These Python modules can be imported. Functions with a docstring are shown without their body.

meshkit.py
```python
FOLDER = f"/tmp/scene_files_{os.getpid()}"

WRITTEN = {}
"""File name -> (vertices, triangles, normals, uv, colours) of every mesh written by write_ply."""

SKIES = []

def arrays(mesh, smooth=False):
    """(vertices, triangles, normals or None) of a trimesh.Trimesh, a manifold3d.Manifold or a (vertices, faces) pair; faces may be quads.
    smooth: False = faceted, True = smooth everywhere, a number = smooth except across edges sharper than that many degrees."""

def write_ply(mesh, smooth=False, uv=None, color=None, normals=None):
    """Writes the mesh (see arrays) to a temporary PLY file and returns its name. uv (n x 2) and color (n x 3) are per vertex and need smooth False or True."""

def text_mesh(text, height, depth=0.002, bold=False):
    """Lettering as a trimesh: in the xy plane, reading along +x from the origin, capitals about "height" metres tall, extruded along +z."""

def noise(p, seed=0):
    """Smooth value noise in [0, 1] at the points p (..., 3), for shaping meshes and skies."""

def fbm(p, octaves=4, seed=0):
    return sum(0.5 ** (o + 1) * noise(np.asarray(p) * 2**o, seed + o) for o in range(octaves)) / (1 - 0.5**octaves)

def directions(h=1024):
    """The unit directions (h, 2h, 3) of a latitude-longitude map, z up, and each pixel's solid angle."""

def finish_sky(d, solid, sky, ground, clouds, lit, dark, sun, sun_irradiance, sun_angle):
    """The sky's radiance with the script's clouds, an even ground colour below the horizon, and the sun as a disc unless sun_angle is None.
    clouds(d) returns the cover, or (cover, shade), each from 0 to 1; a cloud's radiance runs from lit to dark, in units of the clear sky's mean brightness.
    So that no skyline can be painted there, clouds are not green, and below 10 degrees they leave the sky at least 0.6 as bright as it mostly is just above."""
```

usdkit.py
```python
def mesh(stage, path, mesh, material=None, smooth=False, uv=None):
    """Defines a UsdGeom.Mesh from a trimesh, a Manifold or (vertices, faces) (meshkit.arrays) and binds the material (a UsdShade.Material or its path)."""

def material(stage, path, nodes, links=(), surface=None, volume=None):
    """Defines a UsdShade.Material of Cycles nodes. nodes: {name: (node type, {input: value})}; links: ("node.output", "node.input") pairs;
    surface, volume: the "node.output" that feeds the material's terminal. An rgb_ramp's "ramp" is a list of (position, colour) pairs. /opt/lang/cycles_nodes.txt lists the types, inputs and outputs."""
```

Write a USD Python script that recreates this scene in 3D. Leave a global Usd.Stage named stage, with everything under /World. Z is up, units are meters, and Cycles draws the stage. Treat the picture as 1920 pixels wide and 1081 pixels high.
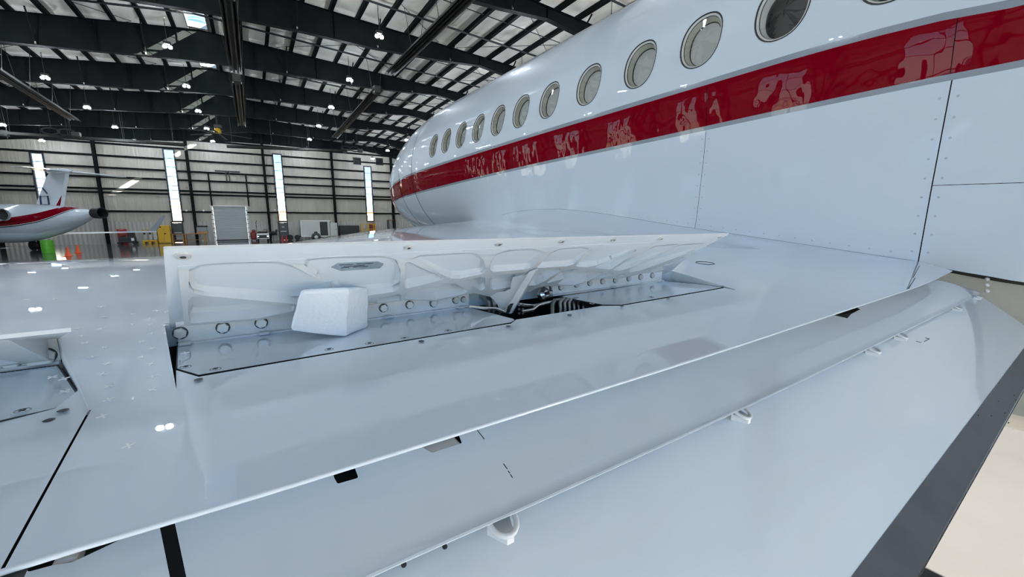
import math, random
import numpy as np, trimesh, usdkit
from scipy.interpolate import PchipInterpolator as Pchip
from shapely.geometry import Polygon, LineString, Point, box as sbox
from shapely.ops import unary_union
from pxr import Usd, UsdGeom, UsdLux, UsdShade, Gf, Vt

random.seed(7); rng = np.random.default_rng(7)
stage = Usd.Stage.CreateInMemory()
UsdGeom.SetStageUpAxis(stage, 'Z'); UsdGeom.SetStageMetersPerUnit(stage, 1.0)
UsdGeom.Xform.Define(stage, '/World')

# ------------------------------------------------------------------ camera, sky, sun, exposure
F, CX, CY, ZC = 760.0, 960.0, 540.5, 1.75          # pixels; camera height in metres
_f = np.array([(440 - CX) / F, (420 - CY) / F, 1.0]); FWD = _f / np.linalg.norm(_f)
_a = 20.0; _b = -(_f[0] * _a / F + 1) / _f[1] * F
UP = -np.array([_a / F, _b / F, 1.0]); UP /= np.linalg.norm(UP)
RIGHT = np.cross(FWD, UP)
if RIGHT[0] < 0: RIGHT = -RIGHT
B = np.stack([RIGHT, FWD, UP])                      # world = B @ camera coordinates
CAM = np.array([0, 0, ZC])
cam = UsdGeom.Camera.Define(stage, '/World/camera')
cam.CreateHorizontalApertureAttr(36.0); cam.CreateFocalLengthAttr(36.0 * F / 1920.0)
cam.CreateClippingRangeAttr((0.02, 5000.0))
_r, _d, _w = B[:, 0], B[:, 1], B[:, 2]
cam.AddTransformOp().Set(Gf.Matrix4d(*_r, 0, *(-_d), 0, *(-_w), 0, *CAM, 1))
cam.CreateExposureAttr(0.10)

YAW = 0.03                                          # the aircraft stands 1.7 degrees off the hangar's axis
cY, sY = math.cos(YAW), math.sin(YAW)
def HW(p):                                          # hangar coordinates -> world
    x, y, z = p; return np.array([cY * x + sY * y, -sY * x + cY * y, z])
SUN = HW(np.array([-0.9, 1.143, -0.70])); SUN /= np.linalg.norm(SUN)      # direction the sunlight travels
SUN_EL = math.asin(-SUN[2]); SUN_AZ = math.atan2(-SUN[0], -SUN[1])
_sky = usdkit.material(stage, '/World/Looks/sky', {
    's': ('sky_texture', {'sky_type': 'multiple_scattering', 'sun_disc': False, 'sun_elevation': SUN_EL, 'sun_rotation': SUN_AZ, 'altitude': 100.0, 'aerosol_density': 0.25, 'ozone_density': 1.5}),
    'b': ('background_shader', {'strength': 0.175})}, [('s.color', 'b.color')], surface='b.background')
dome = UsdLux.DomeLight.Define(stage, '/World/sky'); dome.CreateIntensityAttr(1.0)
UsdShade.MaterialBindingAPI.Apply(dome.GetPrim()).Bind(_sky)
sun = UsdLux.DistantLight.Define(stage, '/World/sun')
sun.CreateIntensityAttr(18.0); sun.CreateNormalizeAttr(True); sun.CreateAngleAttr(0.53); sun.CreateColorAttr(Gf.Vec3f(1.0, 0.92, 0.80))
_z = -SUN; _x = np.cross([0, 0, 1], _z); _x /= np.linalg.norm(_x); _y = np.cross(_z, _x)
sun.AddTransformOp().Set(Gf.Matrix4d(*_x, 0, *_y, 0, *_z, 0, 0, 0, 0, 1))

# ------------------------------------------------------------------ helpers
def ray(u, v): return B @ np.array([(u - CX) / F, (v - CY) / F, 1.0])
def hray(u, v):
    x, y, z = ray(u, v); return np.array([cY * x - sY * y, sY * x + cY * y, z])
def plane_hit(u, v, p0, n):                         # where the sight line meets a real plane (camera at the origin of "relative" coordinates)
    r = ray(u, v); return r * (np.dot(p0, n) / np.dot(r, n))
def hx(u, v, Y): r = hray(u, v); return r * (Y / r[1])          # on the plane y = Y of the hangar
def hfloor(u, v): r = hray(u, v); return r * (-ZC / r[2])

NAMES, ORIGIN = {}, {}
def path_for(parent, name):
    base = str(parent.GetPath()) if parent is not None else '/World'
    key = base + '/' + name; n = NAMES.get(key, 0); NAMES[key] = n + 1
    return key if n == 0 else '%s_%03d' % (key, n)
def tag(p, label=None, cat=None, group=None, kind=None):
    for k, v in (('label', label), ('category', cat), ('group', group), ('kind', kind)):
        if v: p.SetCustomDataByKey(k, v)
    return p
def thing(name, label, cat, loc=(0, 0, 0), rotz=0.0, group=None, kind=None, local=True):
    x = UsdGeom.Xform.Define(stage, path_for(None, name))
    x.AddTranslateOp().Set(Gf.Vec3d(*map(float, loc)))
    if rotz: x.AddRotateZOp().Set(math.degrees(rotz))
    p = x.GetPrim(); ORIGIN[str(p.GetPath())] = None if local else np.array(loc, float)
    return tag(p, label, cat, group, kind)
def hthing(name, label, cat, hpos, rot=0.0, group=None, kind=None):
    return thing(name, label, cat, HW(hpos), -YAW + rot, group, kind)
def dup(src, hpos, rot, label=None, group=None):
    import re
    base = re.sub(r'_\d{3}$', '', src.GetName())
    x = UsdGeom.Xform.Define(stage, path_for(None, base))
    x.AddTranslateOp().Set(Gf.Vec3d(*map(float, HW(hpos)))); x.AddRotateZOp().Set(math.degrees(-YAW + rot))
    p = x.GetPrim(); p.GetReferences().AddInternalReference(src.GetPath()); p.SetInstanceable(True)
    was = src.GetCustomData()
    return tag(p, label or was.get('label'), was.get('category'), group or was.get('group'), was.get('kind'))
def obj(name, mesh, mat, parent=None, label=None, smooth=False, **kw):
    if isinstance(mesh, MB): mesh = mesh.get()
    n = None
    if isinstance(mesh, tuple) and len(mesh) == 3: v, f, n = mesh
    else:
        import meshkit
        v, f, n = meshkit.arrays(mesh, smooth)
    v = np.array(v, float)
    if parent is not None:
        top = '/'.join(str(parent.GetPath()).split('/')[:3]); o = ORIGIN.get(top)
        if o is not None: v = v - o
    m = UsdGeom.Mesh.Define(stage, path_for(parent, name))
    m.CreatePointsAttr(Vt.Vec3fArray.FromNumpy(v.astype(np.float32)))
    f = np.asarray(f, np.int32)
    m.CreateFaceVertexCountsAttr(Vt.IntArray.FromNumpy(np.full(len(f), 3, np.int32)))
    m.CreateFaceVertexIndicesAttr(Vt.IntArray.FromNumpy(f.ravel()))
    m.CreateSubdivisionSchemeAttr('none')
    if n is not None:
        m.CreateNormalsAttr(Vt.Vec3fArray.FromNumpy(np.asarray(n, np.float32))); m.SetNormalsInterpolation('vertex')
    UsdShade.MaterialBindingAPI.Apply(m.GetPrim()).Bind(M[mat])
    p = m.GetPrim(); return tag(p, label, **kw)

def tri(poly):                                      # triangulated shapely polygon
    if poly.is_empty or poly.area < 1e-12: return np.zeros((0, 2)), np.zeros((0, 3), int)
    v, f = trimesh.creation.triangulate_polygon(poly, engine='earcut'); return np.asarray(v), np.asarray(f)
def polys(g): return [p for p in getattr(g, 'geoms', [g]) if p.geom_type == 'Polygon' and p.area > 1e-10]

class MB:
    def __init__(s): s.v, s.f, s.n = [], [], 0
    def add(s, v, f):
        v = np.asarray(v, float); f = np.asarray(f, int)
        if f.shape[1] == 4: f = np.vstack([f[:, [0, 1, 2]], f[:, [0, 2, 3]]])
        s.v.append(v); s.f.append(f + s.n); s.n += len(v); return s
    def tm(s, m, T=None):
        v = np.array(m.vertices)
        if T is not None: v = v @ np.asarray(T[0]).T + np.asarray(T[1])
        return s.add(v, m.faces)
    def box(s, c, d, ax=np.eye(3)):
        k = np.array([[a, b, e] for a in (-.5, .5) for b in (-.5, .5) for e in (-.5, .5)]) * np.asarray(d, float)
        return s.add(k @ np.asarray(ax, float) + np.asarray(c, float), [[0, 1, 3, 2], [4, 6, 7, 5], [0, 4, 5, 1], [2, 3, 7, 6], [0, 2, 6, 4], [1, 5, 7, 3]])
    def rbox(s, c, d, r=.02, ax=np.eye(3)):         # box with chamfered edges (hull)
        d = np.asarray(d, float) / 2; r = min(r, d.min() * .9); pts = []
        for k in range(3):
            e = d - r; e[k] = d[k]
            pts += [np.array(q) * e for q in np.ndindex(2, 2, 2)] and [(np.array(q) * 2 - 1) * e for q in np.ndindex(2, 2, 2)]
        h = trimesh.convex.convex_hull(np.array(pts)); return s.add(np.array(h.vertices) @ np.asarray(ax, float) + np.asarray(c, float), h.faces)
    def bar(s, a, b, w, h, up=(0, 0, 1)):
        a, b = np.asarray(a, float), np.asarray(b, float); t = b - a; L = np.linalg.norm(t); t /= L
        sd = np.cross(np.asarray(up, float), t); sd /= np.linalg.norm(sd) + 1e-12; uu = np.cross(t, sd)
        return s.box((a + b) / 2, (L, w, h), np.stack([t, sd, uu]))
    def tube(s, pts, r, k=8):
        p = np.asarray(pts, float); t = np.gradient(p, axis=0); t /= np.linalg.norm(t, axis=1, keepdims=True) + 1e-12
        ref = np.array([0, 0, 1.]) if abs(t[:, 2]).max() < .95 else np.array([1., 0.3, 0])
        a = np.cross(t, ref); a /= np.linalg.norm(a, axis=1, keepdims=True) + 1e-12; b = np.cross(t, a)
        an = np.arange(k) * 2 * np.pi / k; r = np.broadcast_to(r, (len(p),))
        v = (p[:, None] + r[:, None, None] * (np.cos(an)[None, :, None] * a[:, None] + np.sin(an)[None, :, None] * b[:, None])).reshape(-1, 3)
        i, j = np.meshgrid(np.arange(len(p) - 1), np.arange(k), indexing='ij')
        q = np.stack([i * k + j, i * k + (j + 1) % k, (i + 1) * k + (j + 1) % k, (i + 1) * k + j], -1).reshape(-1, 4)
        s.add(v, q)
        n = len(p) * k
        for c, base in ((p[0], 0), (p[-1], n - k)):
            s.add(np.vstack([v[base:base + k], c]), [[m, (m + 1) % k, k] for m in range(k)])
        return s
    def lathe(s, prof, k=16, c=(0, 0, 0), ax=np.eye(3)):         # (r, h) profile about the third axis
        pr = np.asarray(prof, float); an = np.arange(k) * 2 * np.pi / k
        v = np.stack([pr[:, 0, None] * np.cos(an), pr[:, 0, None] * np.sin(an), np.repeat(pr[:, 1, None], k, 1)], -1).reshape(-1, 3)
        i, j = np.meshgrid(np.arange(len(pr) - 1), np.arange(k), indexing='ij')
        q = np.stack([i * k + j, i * k + (j + 1) % k, (i + 1) * k + (j + 1) % k, (i + 1) * k + j], -1).reshape(-1, 4)
        return s.add(v @ np.asarray(ax, float) + np.asarray(c, float), q)
    def prism(s, poly, top, bot, caps=(True, True)):             # polygon(s) between two maps (x, y) -> xyz
        for pg in polys(poly):
            v, f = tri(pg)
            for fn, on in ((top, caps[0]), (bot, caps[1])):
                if on: s.add(np.array([fn(*q) for q in v]), f)
            for ring in [pg.exterior, *pg.interiors]:
                c = np.array(ring.coords)[:-1]; k = len(c)
                s.add(np.array([top(*q) for q in c] + [bot(*q) for q in c]), [[i, (i + 1) % k, k + (i + 1) % k, k + i] for i in range(k)])
        return s
    def get(s): return (np.vstack(s.v), np.vstack(s.f)) if s.v else (np.zeros((0, 3)), np.zeros((0, 3), int))

def surf(poly, fn, cu, cv, toward=None, eps=1e-4):               # a curved skin: polygon in parameter space, mapped by fn (vectorised), exact normals
    V, Fc, n = [], [], 0
    for pg in polys(poly):
        x0, y0, x1, y1 = pg.bounds; nx, ny = max(1, math.ceil((x1 - x0) / cu)), max(1, math.ceil((y1 - y0) / cv))
        xs, ys = np.linspace(x0, x1, nx + 1), np.linspace(y0, y1, ny + 1)
        from shapely.prepared import prep
        pp = prep(pg)
        for i in range(nx):
            for j in range(ny):
                c = sbox(xs[i], ys[j], xs[i + 1], ys[j + 1])
                if pp.contains(c): parts = [c]
                elif pp.intersects(c): parts = polys(pg.intersection(c))
                else: continue
                for q in parts:
                    if q is c: v, f = np.array(c.exterior.coords)[:4], np.array([[0, 1, 2], [0, 2, 3]])
                    else: v, f = tri(q)
                    V.append(v); Fc.append(f + n); n += len(v)
    V, Fc = np.vstack(V), np.vstack(Fc)
    key = np.round(V, 7); key, inv = np.unique(key, axis=0, return_inverse=True); inv = inv.ravel(); Fc = inv[Fc]
    Fc = Fc[(Fc[:, 0] != Fc[:, 1]) & (Fc[:, 1] != Fc[:, 2]) & (Fc[:, 0] != Fc[:, 2])]
    u, w = key[:, 0], key[:, 1]; P = fn(u, w)
    N = np.cross(fn(u + eps, w) - fn(u - eps, w), fn(u, w + eps) - fn(u, w - eps)); N /= np.linalg.norm(N, axis=1, keepdims=True) + 1e-15
    if toward is not None and np.mean(N @ np.asarray(toward, float)) < 0: N = -N
    g = np.cross(P[Fc[:, 1]] - P[Fc[:, 0]], P[Fc[:, 2]] - P[Fc[:, 0]]); bad = np.einsum('ij,ij->i', g, N[Fc[:, 0]]) < 0
    Fc[bad] = Fc[bad][:, ::-1]
    return P, Fc, N
def grid(P):                                        # rows x cols x 3 -> mesh
    r, c = P.shape[:2]; i, j = np.meshgrid(np.arange(r - 1), np.arange(c - 1), indexing='ij')
    return P.reshape(-1, 3), np.stack([i * c + j, i * c + j + 1, (i + 1) * c + j + 1, (i + 1) * c + j], -1).reshape(-1, 4)
def smoothpoly(pts, r): 
    p = Polygon(pts).buffer(0); p = p.buffer(-r, quad_segs=5).buffer(r, quad_segs=5); return p.buffer(r * .6, quad_segs=5).buffer(-r * .6, quad_segs=5)

# ------------------------------------------------------------------ materials
M = {}
def mat(name, color, rough=.5, metal=0.0, coat=0.0, bump=None, mottle=None, spec=.5, emit=None):
    nodes = {'p': ('principled_bsdf', {'base_color': color, 'roughness': rough, 'metallic': metal, 'coat_weight': coat, 'coat_roughness': .008, 'coat_ior': 1.5, 'specular_ior_level': spec})}
    links = []
    if emit: nodes['p'][1].update(emission_color=emit[0], emission_strength=emit[1])
    if bump or mottle: nodes['g'] = ('geometry', {})
    if bump:                                        # (scale xyz, strength, distance)
        nodes['bm'] = ('mapping', {'scale': bump[0]}); nodes['bn'] = ('noise_texture', {'scale': 1.0, 'detail': 3.0})
        nodes['bb'] = ('bump', {'strength': bump[1], 'distance': bump[2]})
        links += [('g.position', 'bm.vector'), ('bm.vector', 'bn.vector'), ('bn.fac', 'bb.height'), ('bb.normal', 'p.normal'), ('bb.normal', 'p.coat_normal')]
    if mottle:                                      # (scale xyz, second colour, low, high)
        nodes['mm'] = ('mapping', {'scale': mottle[0]}); nodes['mn'] = ('noise_texture', {'scale': 1.0, 'detail': 5.0, 'roughness': .6})
        nodes['mr'] = ('rgb_ramp', {'ramp': [(mottle[2], color), (mottle[3], mottle[1])]})
        links += [('g.position', 'mm.vector'), ('mm.vector', 'mn.vector'), ('mn.fac', 'mr.fac'), ('mr.color', 'p.base_color')]
    M[name] = usdkit.material(stage, '/World/Looks/' + name, nodes, links, surface='p.BSDF')
mat('white_paint', (.61, .675, .74), .35, coat=1.0, spec=.15, bump=((1.6, 2.2, 1.6), .12, .05))
mat('wing_paint', (.69, .79, .89), .35, coat=1.0, spec=.15, bump=((2.2, 2.2, 2.2), .05, .02))
mat('flap_paint', (.66, .745, .815), .22, coat=.6, bump=((3, 3, 3), .04, .02), mottle=((3, 9, 9), (.67, .69, .68), .5, .95))
mat('primer_white', (.66, .68, .685), .45, mottle=((14, 14, 14), (.60, .605, .60), .55, .9))
mat('beam_paint', (.88, .85, .82), .4, mottle=((40, 40, 40), (.78, .74, .70), .5, .85))
mat('beige_paint', (.58, .55, .48), .5, mottle=((5, 5, 5), (.48, .45, .38), .4, .8))
mat('red_paint', (.19, .0006, .007), .5, coat=.6, spec=.0, bump=((2.0, 2.4, 2.0), .15, .06))
mat('grey_paint', (.27, .30, .34), .15, coat=.8)
mat('flap_grey', (.055, .062, .075), .4, mottle=((12, 12, 12), (.085, .092, .105), .4, .8))
mat('rivet_grey', (.42, .46, .50), .4); mat('fastener_grey', (.80, .83, .86), .3)
mat('seam_dark', (.015, .016, .018), .6)
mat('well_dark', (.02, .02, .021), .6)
mat('gasket', (.02, .02, .02), .5)
mat('reveal_beige', (.50, .47, .38), .5)
mat('reveal_grey', (.55, .55, .53), .35)
mat('shade', (.50, .49, .46), .6)
mat('cabin_dark', (.02, .02, .02), .5)
mat('steel_bright', (.72, .72, .72), .22, 1.0)
mat('steel_dull', (.42, .41, .39), .4, .9)
mat('bolt_steel', (.66, .64, .60), .35, .35)
mat('bolt_dark', (.05, .05, .05), .5)
mat('rubber', (.015, .015, .015), .6)
mat('foam', (.86, .88, .90), .9, bump=((160, 160, 160), .4, .004))
mat('placard', (.36, .42, .45), .35, .5)
mat('steel_green', (.0045, .0065, .007), .65, mottle=((1.2, 1.2, 1.2), (.008, .010, .010), .4, .7), spec=.08)
mat('steel_black', (.012, .015, .016), .55)
mat('roof_sheet', (.90, .86, .76), .8, bump=((2.5, .4, 2.5), .5, .05), mottle=((2, .5, 2), (.80, .77, .68), .4, .7))
mat('wall_fabric', (.44, .41, .345), .45, bump=((4.5, 1, .35), 1.0, .06), mottle=((1.5, 1, .25), (.34, .32, .27), .35, .75))
mat('liner', (.42, .40, .36), .45)
mat('concrete', (.075, .077, .08), .10, coat=.1, bump=((1.2, 1.2, 1.2), .06, .02), mottle=((.3, .3, .3), (.06, .061, .063), .4, .7))
mat('apron', (.045, .048, .052), .85, mottle=((.4, .4, .4), (.036, .038, .042), .4, .7))
mat('far_ground', (.30, .27, .20), .9)
mat('galvanised', (.45, .46, .44), .35, .7)
mat('heater_metal', (.028, .029, .025), .45, .2)
mat('shutter', (.36, .385, .39), .5)
mat('door_paint', (.035, .042, .045), .4)
mat('window_frame', (.012, .014, .028), .5)
mat('white_plain', (.75, .75, .73), .4)
mat('yellow', (.62, .36, .01), .4); mat('orange', (.80, .10, .02), .5); mat('green', (.10, .42, .02), .4); mat('red', (.40, .02, .02), .4)
mat('black', (.015, .015, .016), .5); mat('grey', (.25, .26, .27), .5); mat('wood', (.42, .22, .07), .6, mottle=((3, 3, 12), (.32, .16, .05), .4, .7))
mat('silver_panel', (.40, .40, .38), .35, .3, bump=((2, 2, 2), .25, .05)); mat('navy', (.02, .03, .09), .4); mat('old_red', (.18, .02, .015), .5)
mat('tan_wall', (.58, .45, .30), .8); mat('brick_wall', (.50, .20, .11), .8); mat('leaf', (.06, .12, .03), .8); mat('bark', (.10, .07, .04), .9)
mat('lamp_glow', (.9, .85, .75), .5, emit=((.84, .94, 1.06), 470.0)); mat('headlight', (.9, .9, .9), .2, emit=((1, .95, .85), 3.0))
M['glass'] = usdkit.material(stage, '/World/Looks/glass', {'t': ('transparent_bsdf', {'color': (.93, .96, .97)}), 'g': ('glossy_bsdf', {'roughness': .0, 'color': (1, 1, 1)}), 'f': ('layer_weight', {'blend': .5}),
    'q': ('math', {'math_type': 'power', 'value2': 4.0}), 'a': ('math', {'math_type': 'multiply_add', 'value2': .9, 'value3': .05, 'use_clamp': True}), 'm': ('mix_closure', {})},
    [('f.facing', 'q.value1'), ('q.value', 'a.value1'), ('a.value', 'm.fac'), ('t.BSDF', 'm.closure1'), ('g.BSDF', 'm.closure2')], surface='m.closure')

# ------------------------------------------------------------------ the hangar (hangar coordinates, z up from its floor)
ZK = 8.55; D = 6.05 * ZK                            # unit of height, distance to the far wall
XL, XR, YB = -2.75 * ZK, 2.45 * ZK, -11.5
FY = [(1.772 + .7135 * k) * ZK for k in range(-3, 6)]          # roof frames along y
XRIDGE = -.168 * ZK
def hst(name, label): return thing(name, label, None, (0, 0, 0), -YAW, kind='structure')
def roof_z(x): return ZC + ZK * (1.132 + (.112 if x < XRIDGE else -.052) * (x / ZK + .168))   # underside of the purlins
floor = obj('floor', MB().box(((XL + XR) / 2, (YB + D) / 2, -.1), (XR - XL + .6, D - YB + .6, .2)), 'concrete', None, 'glossy grey sealed concrete floor of the hangar', kind='structure')
UsdGeom.Xformable(floor).AddRotateZOp().Set(-math.degrees(YAW))
g = obj('ground', MB().box((0, YB - 60.4, -.14), (240, 120, .2)), 'apron', None, 'dark asphalt apron outside the open hangar door, out of view', kind='structure'); UsdGeom.Xformable(g).AddRotateZOp().Set(-math.degrees(YAW))  # unseen apron, coloured dark so less sunlight bounces into the hangar
g = obj('ground', MB().box((0, D + 150.5, -.5), (700, 300, .2)), 'far_ground', None, 'dry ground behind the hangar', kind='structure'); UsdGeom.Xformable(g).AddRotateZOp().Set(-math.degrees(YAW))

ceil = hst('ceiling', 'insulated metal hangar roof on dark steel frames and purlins')
SKW = (-1.86, -1.02)
ybays = [YB] + FY + [D]
PX_R = [-.8 + 1.16 * k for k in range(19)]; PX_L = [-2.42 - 1.1 * k for k in range(20)]
for y0, y1 in zip(ybays[:-1], ybays[1:]):
    for x0, x1 in ((XL, SKW[0]), (SKW[1], XR)):
        m = MB(); c = (x0 + x1) / 2
        a, b = np.array([x0, 0, roof_z(x0) + .23]), np.array([x1, 0, roof_z(x1) + .23]); a[1] = b[1] = (y0 + y1) / 2
        m.bar(a, b, y1 - y0 - .01, .06); obj('roof_panel', m, 'roof_sheet', ceil)
for px in PX_R + PX_L:
    z = roof_z(px); m = MB(); m.box((px, (YB + D) / 2, z + .1), (.025, D - YB, .2)); m.box((px + .035, (YB + D) / 2, z + .01), (.09, D - YB, .015)); m.box((px - .03, (YB + D) / 2, z + .19), (.09, D - YB, .015))
    m.box((px, (YB + D) / 2, z + .1), (.15, D - YB, .19))
    obj('purlin', m, 'steel_green', ceil)
BOT = [(-2.75, -.2), (-2.72, .55), (-2.45, .74), (-1.72, .838), (-1.2, .883), (-.75, .914), (-.42, .943), (-.05, .966), (.3, .971), (.65, .966), (1.05, .980), (1.33, 1.0), (1.56, .972), (2.1, .86), (2.36, .70), (2.40, -.2)]
def frame_mesh(y):
    bot = [(x * ZK, ZC + z * ZK) for x, z in BOT]; bot[0] = (bot[0][0] + .45, 0); bot[1] = (bot[1][0] + .1, bot[1][1]); bot[-1] = (bot[-1][0], 0)
    top = [(XR, 0), (XR, roof_z(XR)), (XRIDGE + .9, roof_z(XRIDGE + .9)), (XRIDGE, roof_z(XRIDGE) + .01), (XRIDGE - .9, roof_z(XRIDGE - .9)), (XL, roof_z(XL)), (XL, 0)]
    pg = Polygon(bot + top).buffer(0); m = MB()
    m.prism(pg, lambda x, z: (x, y - .008, z), lambda x, z: (x, y + .008, z))
    for ln in (bot, top[1:-1]):
        for p, q in zip(ln[:-1], ln[1:]):
            m.bar((p[0], y, p[1]), (q[0], y, q[1]), .26, .022)
    return m
for k, y in enumerate(FY + [D - .35]):
    fr = obj('roof_frame', frame_mesh(y), 'steel_green', ceil)
    if k >= 2:
        bx, bz = [p[0] for p in BOT[1:-1]], [p[1] for p in BOT[1:-1]]
        for sx in (-2.2, -1.6, -1.1, -.62, -.27, .1, .46, .9, 1.33, 1.78):
            z0 = ZC + ZK * np.interp(sx, bx, bz); z1 = roof_z(sx * ZK); X = sx * ZK
            obj('stiffener', MB().box((X, y, (z0 + z1) / 2), (.016, .24, z1 - z0)), 'steel_green', fr)
        for sx in (-1.9, -1.35, -.85, -.42, .28, .68, 1.12, 1.55):          # flange braces with pale clips
            z0 = ZC + ZK * np.interp(sx, bx, bz); X = sx * ZK
            obj('flange_brace', MB().bar((X, y - .1, z0 + .05), (X + .02, y - .75, roof_z(X) + .02), .05, .05), 'steel_green', fr)
            obj('brace_clip', MB().box((X, y - .14, z0 + .09), (.05, .05, .13)), 'galvanised', fr)
for y0, y1 in zip(ybays[2:-1], ybays[3:]):
    if y1 - y0 < 2: continue
    for fy, r, dz in ((.66, .045, -.03), (.36, .018, .05)):
        y = y0 + fy * (y1 - y0)
        obj('sprinkler_pipe', MB().tube([(XL + .3, y, roof_z(XL) + dz), (XRIDGE, y, roof_z(XRIDGE) + dz), (XR - .3, y, roof_z(XR) + dz)], r, 6), 'steel_black', ceil)
    for xa, xb in ((-19, -12), (-11, -4), (2, 9), (10, 17)):
        for a, b in ((xa, xb), (xb, xa)):
            obj('cross_rod', MB().tube([(a, y0, roof_z(a) + .12), ((a + b) / 2, (y0 + y1) / 2, roof_z((a + b) / 2) + .12), (b, y1, roof_z(b) + .12)], .012, 5), 'steel_black', ceil)
    # the ridge skylight of this bay: curb, ribs and vaulted glazing
    a, b = y0 + .35, y1 - .22; zc = roof_z(XRIDGE); w = SKW[1] - SKW[0]; xm = (SKW[0] + SKW[1]) / 2
    m = MB()
    for X in SKW: m.box((X, (y0 + y1) / 2, zc + .17), (.05, y1 - y0, .24))
    for Y in (a - .03, b + .03): m.box((xm, Y, zc + .17), (w, .06, .24))
    m.box((xm, (y0 + a) / 2, zc + .3), (w, a - y0 - .05, .04)); m.box((xm, (y1 + b) / 2, zc + .3), (w, y1 - b - .05, .04))
    sk = obj('skylight', m, 'galvanised', ceil)
    an = np.linspace(0, math.pi, 9); arc = np.stack([xm - w / 2 * np.cos(an), zc + .29 + .16 * np.sin(an)], 1)
    nb = 9
    for j in range(nb):
        Y = a + (b - a) * j / (nb - 1); obj('skylight_rib', MB().tube([(q[0], Y, q[1]) for q in arc], .014, 5), 'galvanised', sk)
    obj('skylight_glazing', grid(np.array([[(q[0], Y, q[1]) for q in arc] for Y in (a, b)])), 'glass', sk)

# far wall
COLX = [-2.08 * ZK, -1.322 * ZK, -.56 * ZK, .1845 * ZK, .968 * ZK, 1.758 * ZK]
GIRT = [2.98, 4.66, 4.99, 6.02, 6.85, 7.9, 8.95, 9.85, 10.7]
WIN = [(-.2955, -.2812, .1163), (-.1268, -.1110, .1370), (.0480, .0637, .1428), (.2290, .2447, .1304)]
WINS = [(a * D, b * D, 2.04, ZC + c * D) for a, b, c in WIN]
def hpx(u, v): p = hx(u, v, D); return p[0], p[2] + ZC
dl, dr = hpx(404, 450)[0], hpx(468.5, 450)[0]; dtop = hpx(435, 386)[1]
DOORS = [(dl, dr, dtop), (hpx(324.5, 440)[0], hpx(344.5, 440)[0], 1.98), (hpx(524, 440)[0], hpx(540.5, 440)[0], 1.98)]
LV = [(hpx(663, 302)[0], hpx(676, 302)[0], hpx(670, 308)[1], hpx(670, 296)[1]), (hpx(705, 302)[0], hpx(717, 302)[0], hpx(711, 309)[1], hpx(711, 297)[1])]
OPEN = unary_union([sbox(a, z0, b, z1) for a, b, z0, z1 in WINS] + [sbox(a, -.1, b, c) for a, b, c in DOORS] + [sbox(a, c, b, d) for a, b, c, d in LV])
gable = Polygon([(XL, 0), (XR, 0), (XR, roof_z(XR) + .2), (XRIDGE, roof_z(XRIDGE) + .2), (XL, roof_z(XL) + .2)])
wf = hst('wall_far', 'far gable wall of quilted insulation between dark columns and girts')
edges = [XL] + COLX + [XR]
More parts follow.
